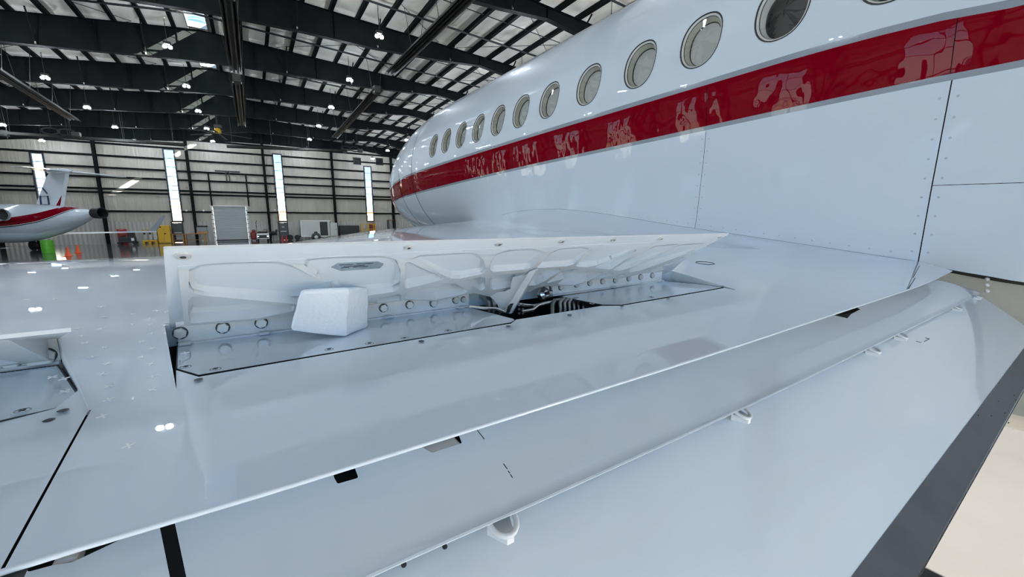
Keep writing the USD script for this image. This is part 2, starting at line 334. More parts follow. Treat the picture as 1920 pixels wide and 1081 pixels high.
for a, b in zip(edges[:-1], edges[1:]):
    for pg in polys(gable.intersection(sbox(a, 2.0, b, 20)).difference(OPEN)):
        obj('insulation_sheet', MB().prism(pg, lambda x, z: (x, D, z), lambda x, z: (x, D + .1, z)), 'wall_fabric', wf)
    xs = np.arange(a, b, .075); prof = np.where((np.arange(len(xs)) % 4) < 2, -.03, 0.0)
    pg = sbox(a, 0, b, 2.03).difference(OPEN).difference(unary_union([sbox(p - .02, -.1, q + .02, 2.1) for p, q, _ in DOORS]))
    for q in polys(pg):
        x0, _, x1, z1 = q.bounds; xx = xs[(xs >= x0) & (xs <= x1)]; m = MB()
        if len(xx) > 1: m.add(*grid(np.array([[(x, D + .02 + prof[np.searchsorted(xs, x)], z) for x in xx] for z in (0, z1)]))); m.box(((x0 + x1) / 2, D + .08, z1 / 2), (x1 - x0, .06, z1)); obj('liner_sheet', m, 'liner', wf)
for X in COLX:
    m = MB(); zt = roof_z(X) + .1
    m.box((X, D - .28, zt / 2), (.02, .36, zt)); m.box((X, D - .46, zt / 2), (.22, .02, zt)); m.box((X, D - .1, zt / 2), (.22, .02, zt)); obj('column', m, 'steel_green', wf)
for z in GIRT:
    line = sbox(XL, z - .075, XR, z + .075).difference(OPEN.buffer(.03)).intersection(gable)
    for q in polys(line):
        x0, _, x1, _ = q.bounds
        if x1 - x0 > .3: obj('girt', MB().box(((x0 + x1) / 2, D - .11, z), (x1 - x0, .18, .15)), 'steel_green', wf)
for a, b, c, d in LV:
    m = MB().box(((a + b) / 2, D - .03, c), (b - a + .1, .2, .06)).box(((a + b) / 2, D - .03, d), (b - a + .1, .2, .06)).box((a, D - .03, (c + d) / 2), (.06, .2, d - c)).box((b, D - .03, (c + d) / 2), (.06, .2, d - c)).box(((a + b) / 2, D + .05, (c + d) / 2), (b - a, .02, d - c))
    lv = obj('louver', m, 'black', wf)
    for j in range(7): obj('louver_blade', MB().box(((a + b) / 2, D - .02, c + (j + .5) * (d - c) / 7), (b - a, .1, .02), np.array([[1, 0, 0], [0, .8, .6], [0, -.6, .8]])), 'steel_black', lv)
for px in ((367, 375), (461, 465)):                 # bracing masts of the roll-up door, hanging from the girts
    a, b = hpx(px[0], 316)[0], hpx(px[0], 316)[1]
for (u0, u1, v) in ((403, 450, 320.5),):
    (a, z), (b, _) = hpx(u0, v), hpx(u1, v); obj('door_hood', MB().box(((a + b) / 2, D - .25, z), (b - a, .12, .12)), 'steel_black', wf)
    for u in (424, 430): X = hpx(u, 330)[0]; obj('door_hood_hanger', MB().box((X, D - .25, z - .5), (.08, .1, .95)), 'steel_black', wf)
for u in (393.5, 463): 
    X = hpx(u, 350)[0]; obj('door_post', MB().box((X, D - .2, (dtop + 6.9) / 2), (.12, .14, 6.9 - dtop)), 'steel_green', wf)
def window(n, a, b, z0, z1, Y, label, mull):
    t = hst('window_%d' % n, label); m = MB(); c = (a + b) / 2
    for X in (a, b): m.box((X, Y - .06, (z0 + z1) / 2), (.10, .22, z1 - z0 + .1))
    for Z in (z0, z1): m.box((c, Y - .06, Z), (b - a, .22, .1))
    obj('frame', m, 'window_frame', t)
    zs = [z0 + (z1 - z0) * q for q in mull]
    for Z in zs[1:-1]: obj('mullion', MB().box((c, Y, Z), (b - a, .05, .035)), 'window_frame', t)
    for p, q in zip(zs[:-1], zs[1:]): obj('pane', MB().box((c, Y + .02, (p + q) / 2), (b - a - .08, .006, q - p - .03)), 'glass', t)
MU = [0, .10, .19, .32, .44, .50, .63, .76, .88, 1.0]
for k, (a, b, z0, z1) in enumerate(WINS): window(k + 1, a, b, z0, z1, D + .03, ['narrow slit window behind the other jet\'s tail', 'tall slit window left of the roll-up door', 'tall slit window right of the roll-up door, over a dark door', 'slit window beside the parked jet\'s nose'][k], MU)
# roll-up door and the two personnel doors
t = hst('door_1', 'large closed grey roll-up door with white guide rails')
zs = np.linspace(0, dtop, 46); P = np.array([[(x, D + .05 - (.015 if j % 2 else 0), z) for x in (dl + .1, dr - .1)] for j, z in enumerate(zs)])
obj('curtain', grid(P), 'shutter', t)
obj('bottom_bar', MB().box(((dl + dr) / 2, D + .03, .12), (dr - dl - .2, .08, .1)), 'black', t)
obj('head_rail', MB().box(((dl + dr) / 2, D - .02, dtop), (dr - dl + .3, .12, .1)), 'white_plain', t)
for X in (dl, dr):
    r = obj('guide_rail', MB().box((X, D - .02, dtop / 2), (.16, .12, dtop)), 'white_plain', t)
    for j in range(1, 8): obj('rail_bracket', MB().box((X, D - .09, dtop * j / 8), (.17, .03, .05)), 'black', r)
for n, (a, b, c) in zip((2, 3), DOORS[1:]):
    t = hst('door_%d' % n, ['dark steel personnel door under the slit window left of the roll-up door', 'dark steel personnel door right of the roll-up door'][n - 2]); w = b - a
    m = MB()
    for X in (a, b): m.box((X, D, c / 2), (.09, .2, c))
    obj('door_frame', m.box(((a + b) / 2, D, c), (w + .09, .2, .09)), 'black', t)
    obj('door_leaf', MB().rbox(((a + b) / 2, D + .03, c / 2 - .02), (w - .1, .06, c - .1), .01), 'door_paint', t)
    obj('push_bar', MB().box(((a + b) / 2, D - .04, .95), (w - .25, .06, .06)), 'galvanised', t)
    obj('closer', MB().box(((a + b) / 2 - .08, D - .04, c - .14), (.35, .06, .06)), 'white_plain', t)
    if n == 3: obj('notice', MB().box(((a + b) / 2, D - .005, 1.42), (.24, .01, .18)), 'grey', t)

# side walls and the open door side behind the camera
for nm, X, sgn, lab in (('wall_left', XL, 1, 'left side wall of quilted insulation with tall unseen windows'), ('wall_right', XR, -1, 'right side wall of quilted insulation behind the jet')):
    t = hst(nm, lab); zt = roof_z(X) + .2
    wy = [4 + 6.1 * k for k in range(8)] if sgn > 0 else []  # unseen windows, placed for the bright reflections in the red stripe
    hole = unary_union([sbox(y, 1.0, y + 2.0, 6.6) for y in wy]) if wy else Polygon()
    for y0, y1 in zip(ybays[:-1], ybays[1:]):
        for pg in polys(sbox(y0, 0, y1, zt).difference(hole)):
            obj('insulation_sheet', MB().prism(pg, lambda y, z: (X, y, z), lambda y, z: (X - .1 * sgn, y, z)), 'wall_fabric', t)
    for z in GIRT[:7]:
        for q in polys(sbox(YB, z - .075, D, z + .075).difference(hole)):
            y0, _, y1, _ = q.bounds; obj('girt', MB().box((X + .1 * sgn, (y0 + y1) / 2, z), (.18, y1 - y0, .15)), 'steel_green', t)
    for k, y in enumerate(wy):
        w = hst('window_%d' % (5 + k), 'wide window in the left side wall, out of view, mirrored in the red stripe'); m = MB()
        for yy in (y, y + 1.0, y + 2.0): m.box((X, yy, 3.8), (.16, .07, 5.6))
        for zz in (1.0, 2.4, 3.8, 5.2, 6.6): m.box((X, y + 1, zz), (.16, 2.0, .07))
        obj('frame', m, 'window_frame', w)
        for yy in (y, y + 1.0):
            for zz in (1.0, 2.4, 3.8, 5.2): obj('pane', MB().box((X - .03, yy + .5, zz + .7), (.006, .93, 1.33)), 'glass', w)
t = hst('wall_near', 'gable wall over the wide open hangar doorway, out of view behind the camera')
OPENX, OPENZ = (XL + .9, XR - .9), 7.6  # unseen doorway, placed and sized to light the jet from behind
for pg in polys(gable.difference(sbox(OPENX[0], -1, OPENX[1], OPENZ))):
    obj('insulation_sheet', MB().prism(pg, lambda x, z: (x, YB, z), lambda x, z: (x, YB - .1, z)), 'wall_fabric', t)
obj('door_track', MB().box((0, YB + .15, OPENZ + .1), (OPENX[1] - OPENX[0], .3, .25)), 'steel_green', t)

# ------------------------------------------------------------------ the business jet (relative coordinates: world minus the camera's position)
jet = thing('business_jet', 'large white business jet with dark red cheatline and raised airbrake, filling the foreground', 'airplane', (3.84, 0, 0), local=False)
def rel(m):                                         # relative -> world for every mesh of the jet
    if isinstance(m, MB): m = m.get()
    return (np.asarray(m[0]) + CAM, *m[1:])
def jobj(name, mesh, mat_, parent=jet, label=None, smooth=False, **kw):
    if isinstance(mesh, MB): mesh = mesh.get()
    if smooth and len(mesh) == 2:
        import meshkit
        mesh = meshkit.arrays(mesh, smooth)
    return obj(name, rel(mesh), mat_, parent, label, **kw)

# fuselage: y runs along it, t is arc length around it from the widest point (up is positive)
S, R0, XC, ZF = 2.6, 1.26, 3.838, .897
T0 = math.radians(7) * R0
def sm(x, a, b): q = np.clip((x - a) / (b - a), 0, 1); return q * q * (3 - 2 * q)
def fus(y, t):
    y, t = np.asarray(y, float), np.asarray(t, float)
    u = np.clip((y - 6.3) / 4.1, 0, .9995); Rr = R0 * np.sqrt(1 - u ** 2.1); zc = ZF - .22 * u * u
    ph = t / R0; xx, zz = XC - Rr * np.cos(ph), zc + Rr * np.sin(ph)
    ex = np.maximum(-t - T0, 0); p0 = -T0 / R0
    sx, sz = XC - Rr * np.cos(p0) + ex * math.sin(T0 / R0), zc + Rr * np.sin(p0) - ex * math.cos(T0 / R0)
    w = sm(y, 4.2, 6.0); far = (t > 0) | (ex <= 0)
    return np.stack([np.where(far, xx, sx * (1 - w) + xx * w), y + 0 * t, np.where(far, zz, sz * (1 - w) + zz * w)], -1)
def fus_t(z):                                       # arc parameter of a height on the near side (aft of the nose)
    return np.where(z > ZF - R0 * math.sin(T0 / R0), R0 * np.arcsin(np.clip((z - ZF) / R0, -1, 1)), -T0 - (ZF - R0 * math.sin(T0 / R0) - z) / math.cos(T0 / R0))
def fus_at(u, v):                                   # (y, t) where a sight line meets the side
    r = ray(u, v); x = 2.6
    for _ in range(12):
        k = x / r[0]; y, z = r[1] * k, r[2] * k; t = float(fus_t(z)); x = float(fus(y, t)[0])
    return y, t
yS = [-7, .3, .62, 1.15, 1.93, 3.1, 4.5, 6.2, 9.5]
tTop = Pchip(yS, [fus_t(z) for z in (.74, .845, .882, .896, .895, .893, .884, .864, .815)]); tBot = Pchip(yS, [fus_t(z) for z in (.565, .593, .598, .596, .588, .578, .557, .516, .42)])
ya, yb = -7.0, 10.2; RINGS = [6.9, 7.72, 8.75]
ys = np.linspace(ya, yb, 90)
def band(lo, hi): return Polygon([(y, lo(y)) for y in ys] + [(y, hi(y)) for y in ys[::-1]])
TMAX, TMIN = R0 * 2.3, -1.9
GW = .031
yW = [2.607 * q for q in (.092, .275, .4575, .641, .8255, 1.03, 1.233, 1.413, 1.588, 1.764, 1.942, 2.12, 2.294)]
TW, WA, WB = .268, .138, .172
def wring(y, s=1.0, ds=0.0, n=2.25, k=40):
    a = np.arange(k) * 2 * np.pi / k; c, s_ = np.cos(a), np.sin(a)
    return np.stack([y + (WA * s + ds) * np.sign(c) * np.abs(c) ** (2 / n), TW + (WB * s + ds) * np.sign(s_) * np.abs(s_) ** (2 / n)], 1)
holes = unary_union([Polygon(wring(y)) for y in yW])
def cuts(poly, gap=.012):                           # split into the nose sections at the ring joints
    for r in RINGS: poly = poly.difference(sbox(r - gap, -5, r + gap, 5))
    return poly
TWD = (-1, 0, 0)
def skin(name, poly, m, cu=.3, cv=.09, label=None, parent=jet): return jobj(name, surf(poly, fus, cu, cv, None), m, parent, label)
def fixed_orient(P, Fc, N, c=(XC, 0, ZF)):
    d = P - np.asarray(c); d[:, 1] = 0
    if np.mean(np.einsum('ij,ij->i', d, N)) < 0: N, Fc = -N, Fc[:, ::-1]
    return P, Fc, N
def skin(name, poly, m, cu=.3, cv=.09, label=None, parent=jet): return jobj(name, fixed_orient(*surf(poly, fus, cu, cv)), m, parent, label)
upper = cuts(band(lambda y: float(tTop(y)), lambda y: TMAX).difference(holes))
for q in polys(upper): skin('fuselage_skin', q, 'white_paint')
for q in polys(cuts(band(lambda y: float(tTop(y)) - GW, lambda y: float(tTop(y))))): skin('grey_pinstripe', q, 'grey_paint', label='slate grey line along the top of the red stripe')
red = cuts(band(lambda y: float(tBot(y)) + GW * .85, lambda y: float(tTop(y)) - GW)).difference(sbox(.488, -3, .491, 3)).difference(sbox(1.585, -3, 1.588, 3))
for q in polys(red): skin('cheatline_stripe', q, 'red_paint', label='dark red stripe along the fuselage side')
for q in polys(cuts(band(lambda y: float(tBot(y)), lambda y: float(tBot(y)) + GW * .85))): skin('grey_pinstripe', q, 'grey_paint', label='slate grey line along the bottom of the red stripe')

# wing-root fairing: its lower seam, back-projected onto the side wall
SEAM = [(1722, 490), (1660, 481), (1600, 472), (1510, 458.5), (1420, 445), (1330, 432), (1250, 420), (1160, 405), (1100, 396.5), (1040, 392), (1000, 393)]
seam = [fus_at(*p) for p in SEAM]
seam = [s for s in seam] + [(4.6, -.86), (5.6, -1.05), (6.4, -1.2)]
sy, st = zip(*seam); tSeam = Pchip(sy, st); ysm0 = sy[0]
aft = [fus_at(*p) for p in ((1722, 490), (1785, 506), (1850, 517), (1920, 529))]
aft = [(-7, aft[-1][1] - .05), (-.3, aft[-1][1] - .02)] + aft[::-1]
tAft = Pchip([a[0] for a in aft], [a[1] for a in aft])
def tlow(y): return float(tAft(y)) if y < ysm0 else float(tSeam(min(y, 6.39)))
ydense = np.unique(np.r_[ys, np.linspace(-.2, 5, 110), ysm0])
lower = Polygon([(y, tlow(y) if y < 6.0 else TMIN) for y in ydense] + [(y, float(tBot(y))) for y in ydense[::-1]]).buffer(0)
seamA = LineString([fus_at(1790, 117), fus_at(1785, 150), fus_at(1766, 250), fus_at(1747, 350), fus_at(1728, 455), fus_at(1720, 500)])
seamB = LineString([fus_at(1328, 200), fus_at(1319, 300), fus_at(1306, 410), fus_at(1301, 436)])
pA, pB = fus_at(1747, 347.5), fus_at(1925, 342); seamC = LineString([pA, pB, (-.4, pB[1] + .01)])
pD, pE = fus_at(1040, 392), (4.6, -.55)
gaps = unary_union([seamA.buffer(.0022), seamB.buffer(.0014), seamC.buffer(.0012)])
lower = cuts(lower.difference(gaps))
for q in polys(lower): skin('fuselage_panel', q, 'white_paint', .2, .06)
def fus_in(d): 
    def fn(y, t):
        p = fus(y, t); e = 1e-3; n = np.cross(fus(y + e, t) - fus(y - e, t), fus(y, t + e) - fus(y, t - e)); n /= np.linalg.norm(n, axis=-1, keepdims=True)
        c = p - np.array([XC, 0, 0]); c[..., 1] = 0; s_ = np.sign(np.sum(c * n, -1, keepdims=True)); return p - n * s_ * d
    return fn
back = band(lambda y: -1.9 if y > 6 else tlow(y), lambda y: .08).intersection(sbox(-1, -3, 10, 3))
jobj('inner_skin', surf(back, fus_in(.006), .3, .1), 'seam_dark')
for r in RINGS: jobj('ring_joint', surf(sbox(r - .02, TMIN, r + .02, TMAX), fus_in(.005), .04, .1), 'seam_dark')
jobj('inner_skin', surf(band(lambda y: float(tTop(y)) + .02, lambda y: 1.2).difference(unary_union([Polygon(wring(y, 1.0, .004)) for y in yW])), fus_in(.3), .3, .1), 'cabin_dark')
# rivets along the fairing seams
def rivet_at(y, t, r=.006, parent=None, nm='rivet', m='rivet_grey', h=.0006):
    p = fus(y, t); e = 1e-3; a = fus(y + e, t) - p; a /= np.linalg.norm(a); b = fus(y, t + e) - p; b /= np.linalg.norm(b); n = np.cross(a, b)
    if n[0] > 0: n = -n
    return jobj(nm, MB().lathe([(r, -h), (r * .8, h), (0, h)], 8, p, np.stack([a, b, n])), m, parent)
rv = jobj('seam_doubler', surf(seamA.buffer(.012, cap_style=2), fus_in(.003), .05, .05), 'seam_dark')
for line, off, st_ in ((seamA, .028, .085), (seamB, .022, .075)):
    L = line.length
    for k in range(int(L / st_)):
        for sg in (-1, 1):
            p, q = line.interpolate((k + .6) * st_), line.interpolate((k + .6) * st_ + .01); d = np.array([q.x - p.x, q.y - p.y]); d /= np.linalg.norm(d)
            t_r = p.y - sg * off * d[0]
            if t_r < float(tBot(p.x)) - .03: rivet_at(p.x + sg * off * d[1], p.y - sg * off * d[0], .0055, rv)
for y in np.arange(.62, 3.0, .085): rivet_at(y, tlow(y) + .03, .005, rv)
# cabin windows
for k, y in enumerate(yW):
    dark = k < 3; e = 1e-3
    c = fus(y, TW); n = np.cross(fus(y + e, TW) - c, fus(y, TW + e) - c); n /= np.linalg.norm(n)
    if n[0] > 0: n = -n
    def ringpts(s, ds, d): q = wring(y, s, ds); return fus(q[:, 0], q[:, 1]) - n * d
    def loop(*rs):
        P = np.array(rs); P = np.concatenate([P, P[:, :1]], 1); return grid(P)
    w = jobj('cabin_window', loop(ringpts(1, .004, -.0012), ringpts(1, -.002, -.0015), ringpts(1, -.005, .004)), 'gasket')
    jobj('window_rim', loop(ringpts(1, -.005, .003), ringpts(1, -.012, .006), ringpts(1, -.016, .012)), 'reveal_grey', w, smooth=40)
    jobj('rim_gasket', loop(ringpts(1, -.016, .012), ringpts(1, -.019, .016)), 'gasket', w)
    jobj('reveal', loop(ringpts(1, -.019, .016), ringpts(1, -.024, .030), ringpts(1, -.034, .052)), 'reveal_beige' if not dark else 'reveal_grey', w, smooth=40)
    jobj('inner_gasket', loop(ringpts(1, -.034, .052), ringpts(1, -.039, .058)), 'gasket', w)
    def disc(s, ds, d):
        P = ringpts(s, ds, d); return np.vstack([P, P.mean(0)]), np.array([[i, (i + 1) % len(P), len(P)] for i in range(len(P))])
    jobj('pane', disc(1, -.017, .013), 'glass', w)
    jobj('shade', disc(1, -.037, .060 if not dark else .09), 'cabin_dark' if dark else 'shade', w, label='lowered grey window shade' if not dark else None)  # dark windows have no blind; a dark disc stands in for cabin gloom

jobj('fairing_seam', MB().tube([fus_in(-.0006)(np.array([y]), np.array([tlow(y)]))[0] for y in np.linspace(ysm0 + .01, 5.0, 90)], .0022, 5), 'grey_paint')
# ---- wing
H = .2
TE = Pchip([-6, -.13, 0, .16, .7, 1.7, 1.92, 2.2, 2.42, 3.2], [.343, .343, .3376, .3344, .328, .3285, .3335, .348, .360, .40])
xs_ = [-5, -.6, -.2, .274, .41, .60, .88, 1.5, 2.7, 3.5]
yc_ = Pchip(xs_, [.8, 1.60, 1.65, 1.90, 2.05, 2.30, 2.70, 3.4, 4.6, 4.9]); zc_ = Pchip(xs_, [-.10, -.104, -.105, -.073, -.0645, -.052, -.040, -.018, .0, .0]); pp_ = Pchip(xs_, [1.65, 1.63, 1.60, 1.36, 1.34, 1.37, 1.48, 1.62, 1.75, 1.75])
SX = np.array([float(fus(y, tlow(y))[0]) for y in ydense]); SZ = np.array([float(fus(y, tlow(y))[2]) for y in ydense])
def wz0(x, y):
    te = TE(x); L = np.maximum(yc_(x) - te, .3); d = y - te; A = zc_(x) + H; p = pp_(x)
    q = 1 - d / L
    z = -H + A * (1 - np.sign(q) * np.abs(q) ** p)
    return np.where(d > L, -H + A * (1 - np.abs(q) ** 2 * 1.6), z)
def wz(x, y):
    x, y = np.asarray(x, float), np.asarray(y, float); z = wz0(x, y)
    xs, zs = np.interp(y, ydense, SX), np.interp(y, ydense, SZ)
    wd = .42 + .75 * sm(y, 1.3, 3.2); w = np.clip((x - (xs - wd)) / wd, 0, 1.15) ** 2.4 * sm(y, .42, .7)
    return z + (zs - wz0(xs, y)) * w
def W3(x, y, dz=0.0): x, y = np.asarray(x, float), np.asarray(y, float); return np.stack([x + 0 * y, y + 0 * x, wz(x, y) + dz], -1)
def wing_at(u, v):
    r = ray(u, v); k = np.linspace(.15, 6, 1200) / abs(r[1]); P = r[None] * k[:, None]; s = P[:, 2] - wz(P[:, 0], P[:, 1])
    i = np.where((s[:-1] > 0) & (s[1:] <= 0))[0][0]; a, b = k[i], k[i + 1]
    for _ in range(30):
        c = (a + b) / 2; p = r * c
        if p[2] > wz(p[0], p[1]): a = c
        else: b = c
    return r[0] * a, r[1] * a
def yLE(x): return float(yc_(x)) + .32
xw = np.r_[np.linspace(-5, -.3, 40), np.linspace(-.2, 2.42, 80)]
root = [(float(np.interp(y, ydense, SX)) + .004, y) for y in np.linspace(ysm0, 5.2, 40)]
wing_poly = Polygon([(x, float(TE(x))) for x in xw] + root + [(x, yLE(x)) for x in np.linspace(2.7, -5, 60)]).buffer(0)

# openings in the upper skin for the two airbrakes
YH, PHI = .80, math.radians(31); CP, SP = math.cos(PHI), math.sin(PHI)
W1 = [wing_at(*p) for p in ((330, 727), (1380, 543))]
w1 = Polygon([W1[0], W1[1], wing_at(1262, 508), (1.13, YH + .012), (-.105, YH + .012)])
cutR = wing_at(168, 769)
w2 = Polygon([cutR, wing_at(105, 628), (-.24, YH + .02), (-1.7, YH + .02), (-1.7, cutR[1] + .0)])
LNK = wing_at(9, 1058)
splitline = LineString([cutR, (cutR[0] + .3 * (LNK[0] - cutR[0]), cutR[1] + .3 * (LNK[1] - cutR[1])), LNK, (LNK[0] + (LNK[0] - cutR[0]) * .3, LNK[1] + (LNK[1] - cutR[1]) * .3)])
strip1 = Polygon([W1[0], W1[1], wing_at(1358, 538.5), wing_at(1165, 571.5), wing_at(1128, 571.5), wing_at(985, 594.5), wing_at(968, 597), wing_at(958, 604.5), wing_at(372, 703.5), wing_at(330, 691)])
wing_top = wing_poly.difference(w1).difference(w2)
halves = polys(wing_top.difference(splitline.buffer(.0009)))
for q in halves:
    big = q.area > 1.5 and q.bounds[2] > 1
    for part in polys(q):
        jobj('wing_skin' if big else 'outboard_wing_skin', surf(part, lambda x, y: W3(x, y), .06, .06, (0, 0, 1)), 'wing_paint')
def off(d): return lambda x, y: W3(x, y, -d)
jobj('seam_backing', surf(splitline.buffer(.01), off(.004), .05, .05), 'seam_dark')
strip1p = strip1.buffer(0)
jobj('step_strip', surf(strip1p.intersection(w1.buffer(.002)), off(.0016), .06, .06, (0, 0, 1)), 'wing_paint', label='recessed strip along the aft edge of the airbrake well')
# leading edge roll-over and lower skin
xl = np.linspace(-5, 3.3, 90); rows = []
for k, a in enumerate(np.linspace(0, math.pi, 13)):
    rows.append([(x, yLE(x) + .10 * math.sin(a), wz0(x, yLE(x)) - .07 * (1 - math.cos(a))) for x in xl])
jobj('leading_edge', grid(np.array(rows, float)), 'steel_bright', label='polished leading edge')
rows = [[(x, yLE(x) + (.62 - yLE(x)) * q, float(wz0(x, yLE(x))) - .14 - .16 * math.sin(q * 2.2)) for x in xl] for q in np.linspace(0, 1, 8)]
jobj('wing_underside', grid(np.array(rows, float)), 'white_paint')
rows = [[(x, float(TE(x)) + dy, float(wz0(x, TE(x))) - dz) for x in xw] for dy, dz in ((.006, .0045), (.06, .002), (.10, .006), (.20, .045), (.28, .12), (.30, .26))]
jobj('flap_cove', grid(np.array(rows, float)), 'primer_white')
rows = []
for a in np.linspace(-math.pi / 2, math.pi / 2, 7): rows.append([(x, float(TE(x)) - .0022 * math.cos(a), float(wz0(x, TE(x))) - .0022 + .0022 * math.sin(a)) for x in xw])
rows.append([(x, float(TE(x)) + .02, float(wz0(x, TE(x) + .02)) + .0001) for x in xw])
jobj('trailing_edge_lip', grid(np.array(rows[:-1], float)), 'white_paint', smooth=60)

# hole rims: walls of the well from skin down to its floor
def zfloor(y): return np.interp(y, [.55, .60, YH], [-.1755, -.1785, -.183])
def rim(name, ring, d, mt, parent=jet):
    c = np.array(ring.coords); m = MB()
    for a, b in zip(c[:-1], c[1:]):
        n = max(1, int(np.hypot(*(b - a)) / .05)); q = a + (b - a) * np.linspace(0, 1, n + 1)[:, None]
        top = W3(q[:, 0], q[:, 1]); bot = top.copy(); bot[:, 2] = np.minimum(top[:, 2] - .001, -d); m.add(*grid(np.array([top, bot])))
    return jobj(name, m, mt, parent)
rim('airbrake_well', w1.exterior, .19, 'flap_paint')
rim('airbrake_well', w2.exterior, .20, 'beam_paint')

# ---- raised airbrake: skin plate, machined rib frame, screws, placard
D0, VT = .034, .245
class Brake:
    def __init__(s, phi, z0, tilt): s.c, s.s, s.z0, s.t = math.cos(phi), math.sin(phi), z0, tilt
    def P(s, x, v, d): return np.array([x, YH - v * s.c - d * s.s, s.z0 + s.t * x + v * s.s - d * s.c])
    def d(s, v): v = np.asarray(v, float); return np.maximum(.0036, np.where(v < .16, D0 * (1 - v / VT), D0 * (1 - .16 / VT) + (v - .16) / .032 * (.0036 - D0 * (1 - .16 / VT))))
    def PV(s, x, v, d): return np.stack([x + 0 * v, YH - v * s.c - d * s.s, s.z0 + s.t * x + v * s.s - d * s.c], -1)
    def at(s, u, w, rib=True, d=0.0):               # sight line on the rib-face plane, or on a plane at depth d
        b0 = s.P(0, 0, D0 if rib else d); dx = np.array([1, 0, s.t])
        dv = np.array([0, -s.c + (D0 / VT * s.s if rib else 0), s.s + (D0 / VT * s.c if rib else 0)])
        k = np.linalg.solve(np.stack([ray(u, w), -dx, -dv], 1), b0); return k[1], k[2]
bk = Brake(PHI, -.1505, -.0055)
out = [bk.at(*p, rib=False) for p in ((306, 461.5), (1367, 436.5), (1330, 455.5), (1300, 470), (1262, 503), (1245, 513), (318, 611))]
plate = Polygon(out).buffer(-.003).buffer(.003)
ab = jobj('airbrake', MB().prism(plate, lambda x, v: bk.P(x, v, 0), lambda x, v: bk.P(x, v, .0032)), 'primer_white', label='raised white airbrake panel, its machined ribs facing the camera')
z1 = lambda l: [(300 + x / 4.8, 420 + y / 4.8) for x, y in l]
z2 = lambda l: [(640 + x / 4.8, 420 + y / 4.8) for x, y in l]
z3 = lambda l: [(980 + x / 4.571, 420 + y / 4.571) for x, y in l]
RIB = [(333, 503), (420, 496), (560, 487), (640, 481), (760, 474), (900, 467), (1020, 463), (1180, 456), (1300, 451), (1336, 449), (1290, 474), (1256, 499), (1240, 508), (1222, 511), (1199, 514), (1161, 522), (1116, 522), (1098, 529), (1078, 535), (1024, 536), (1008, 539), (993, 547), (965, 548), (917, 556), (890, 549), (875, 552), (819, 565), (773, 562), (757, 562), (729, 566), (707, 569), (690, 566), (620, 578), (550, 588), (483, 600), (352, 610.5), (345, 610.5), (345, 597)]
PK = [z1([(258, 560), (262, 440), (290, 388), (420, 370), (700, 352), (1060, 350), (1180, 385), (1540, 545), (1560, 600), (1245, 722), (390, 642), (300, 622)]),
      z1([(252, 790), (252, 690), (280, 655), (330, 648), (820, 697), (1212, 738), (1200, 782), (880, 848), (262, 893)]),
      [(571, 500), (573, 489), (590, 485), (660, 482), (720, 482), (744, 491), (751, 507), (750, 540), (738, 547), (689, 554), (640, 552), (600, 524)],
      z2([(300, 692), (340, 668), (520, 628), (538, 640), (538, 682), (335, 710)]),
      z2([(572, 570), (574, 368), (600, 350), (640, 362), (932, 482), (905, 503), (600, 578)]),
      z2([(655, 305), (720, 290), (1130, 265), (1210, 272), (1285, 330), (1300, 420), (1270, 450), (1060, 490), (985, 487), (900, 452)]),
      z2([(572, 672), (590, 608), (940, 530), (1020, 532), (1138, 600), (1105, 626), (850, 682), (640, 674)]),
      z2([(1092, 510), (1250, 472), (1295, 482), (1300, 570), (1262, 598)]),
      z2([(1340, 410), (1345, 340), (1400, 285), (1500, 240), (1750, 228), (1802, 255), (1780, 305), (1705, 390), (1650, 407), (1370, 430)]),
      z2([(1338, 490), (1380, 462), (1655, 432), (1600, 545), (1530, 565), (1365, 590), (1337, 572)]),
      z3([(122, 370), (230, 265), (330, 215), (520, 200), (572, 213), (550, 250), (440, 342), (380, 360), (140, 376)]),
      z3([(452, 355), (540, 282), (640, 232), (790, 195), (1000, 190), (985, 208), (640, 350), (560, 368), (470, 364)]),
      z3([(612, 374), (760, 300), (985, 224), (965, 245), (772, 378), (740, 388)]),
      z3([(768, 394), (870, 330), (1040, 245), (1150, 190), (1340, 175), (1322, 192), (930, 372), (830, 400)]),
      z3([(900, 402), (960, 362), (1350, 185), (1560, 168), (1560, 185), (1440, 240), (1010, 398), (922, 412)]),
      z3([(1010, 425), (1150, 372), (1405, 288), (1388, 302), (1270, 385), (1160, 396), (1085, 424)]),
      z3([(20, 530), (90, 402), (130, 388), (320, 382), (325, 396), (190, 488), (110, 523)]), z3([(202, 502), (330, 412), (420, 385), (480, 386), (470, 400), (380, 460), (215, 504)]),
      z3([(300, 510), (400, 432), (530, 397), (690, 408), (680, 425), (560, 488), (450, 518), (335, 522)]), z3([(642, 458), (720, 417), (780, 417), (770, 434), (672, 460)]), z3([(802, 450), (832, 432), (878, 430), (868, 440), (820, 457)])]
rib = Polygon([bk.at(*p) for p in RIB]).buffer(0)
pockets = unary_union([smoothpoly([bk.at(*p) for p in k], .0035) for k in PK])
ribs = rib.difference(pockets)
ribs = unary_union([q.simplify(.0003) for q in polys(ribs)])
face = lambda x, v: bk.P(x, v, bk.d(v)); base = lambda x, v: bk.P(x, v, .003)
ribs = ribs.segmentize(.02)
rf = jobj('rib_frame', surf(ribs, lambda x, v: bk.PV(x, v, bk.d(v)), .03, .008), 'primer_white', ab, label='machined ribs and pockets on the underside of the airbrake')
jobj('rib_walls', MB().prism(ribs, face, base, (False, False)), 'primer_white', rf)
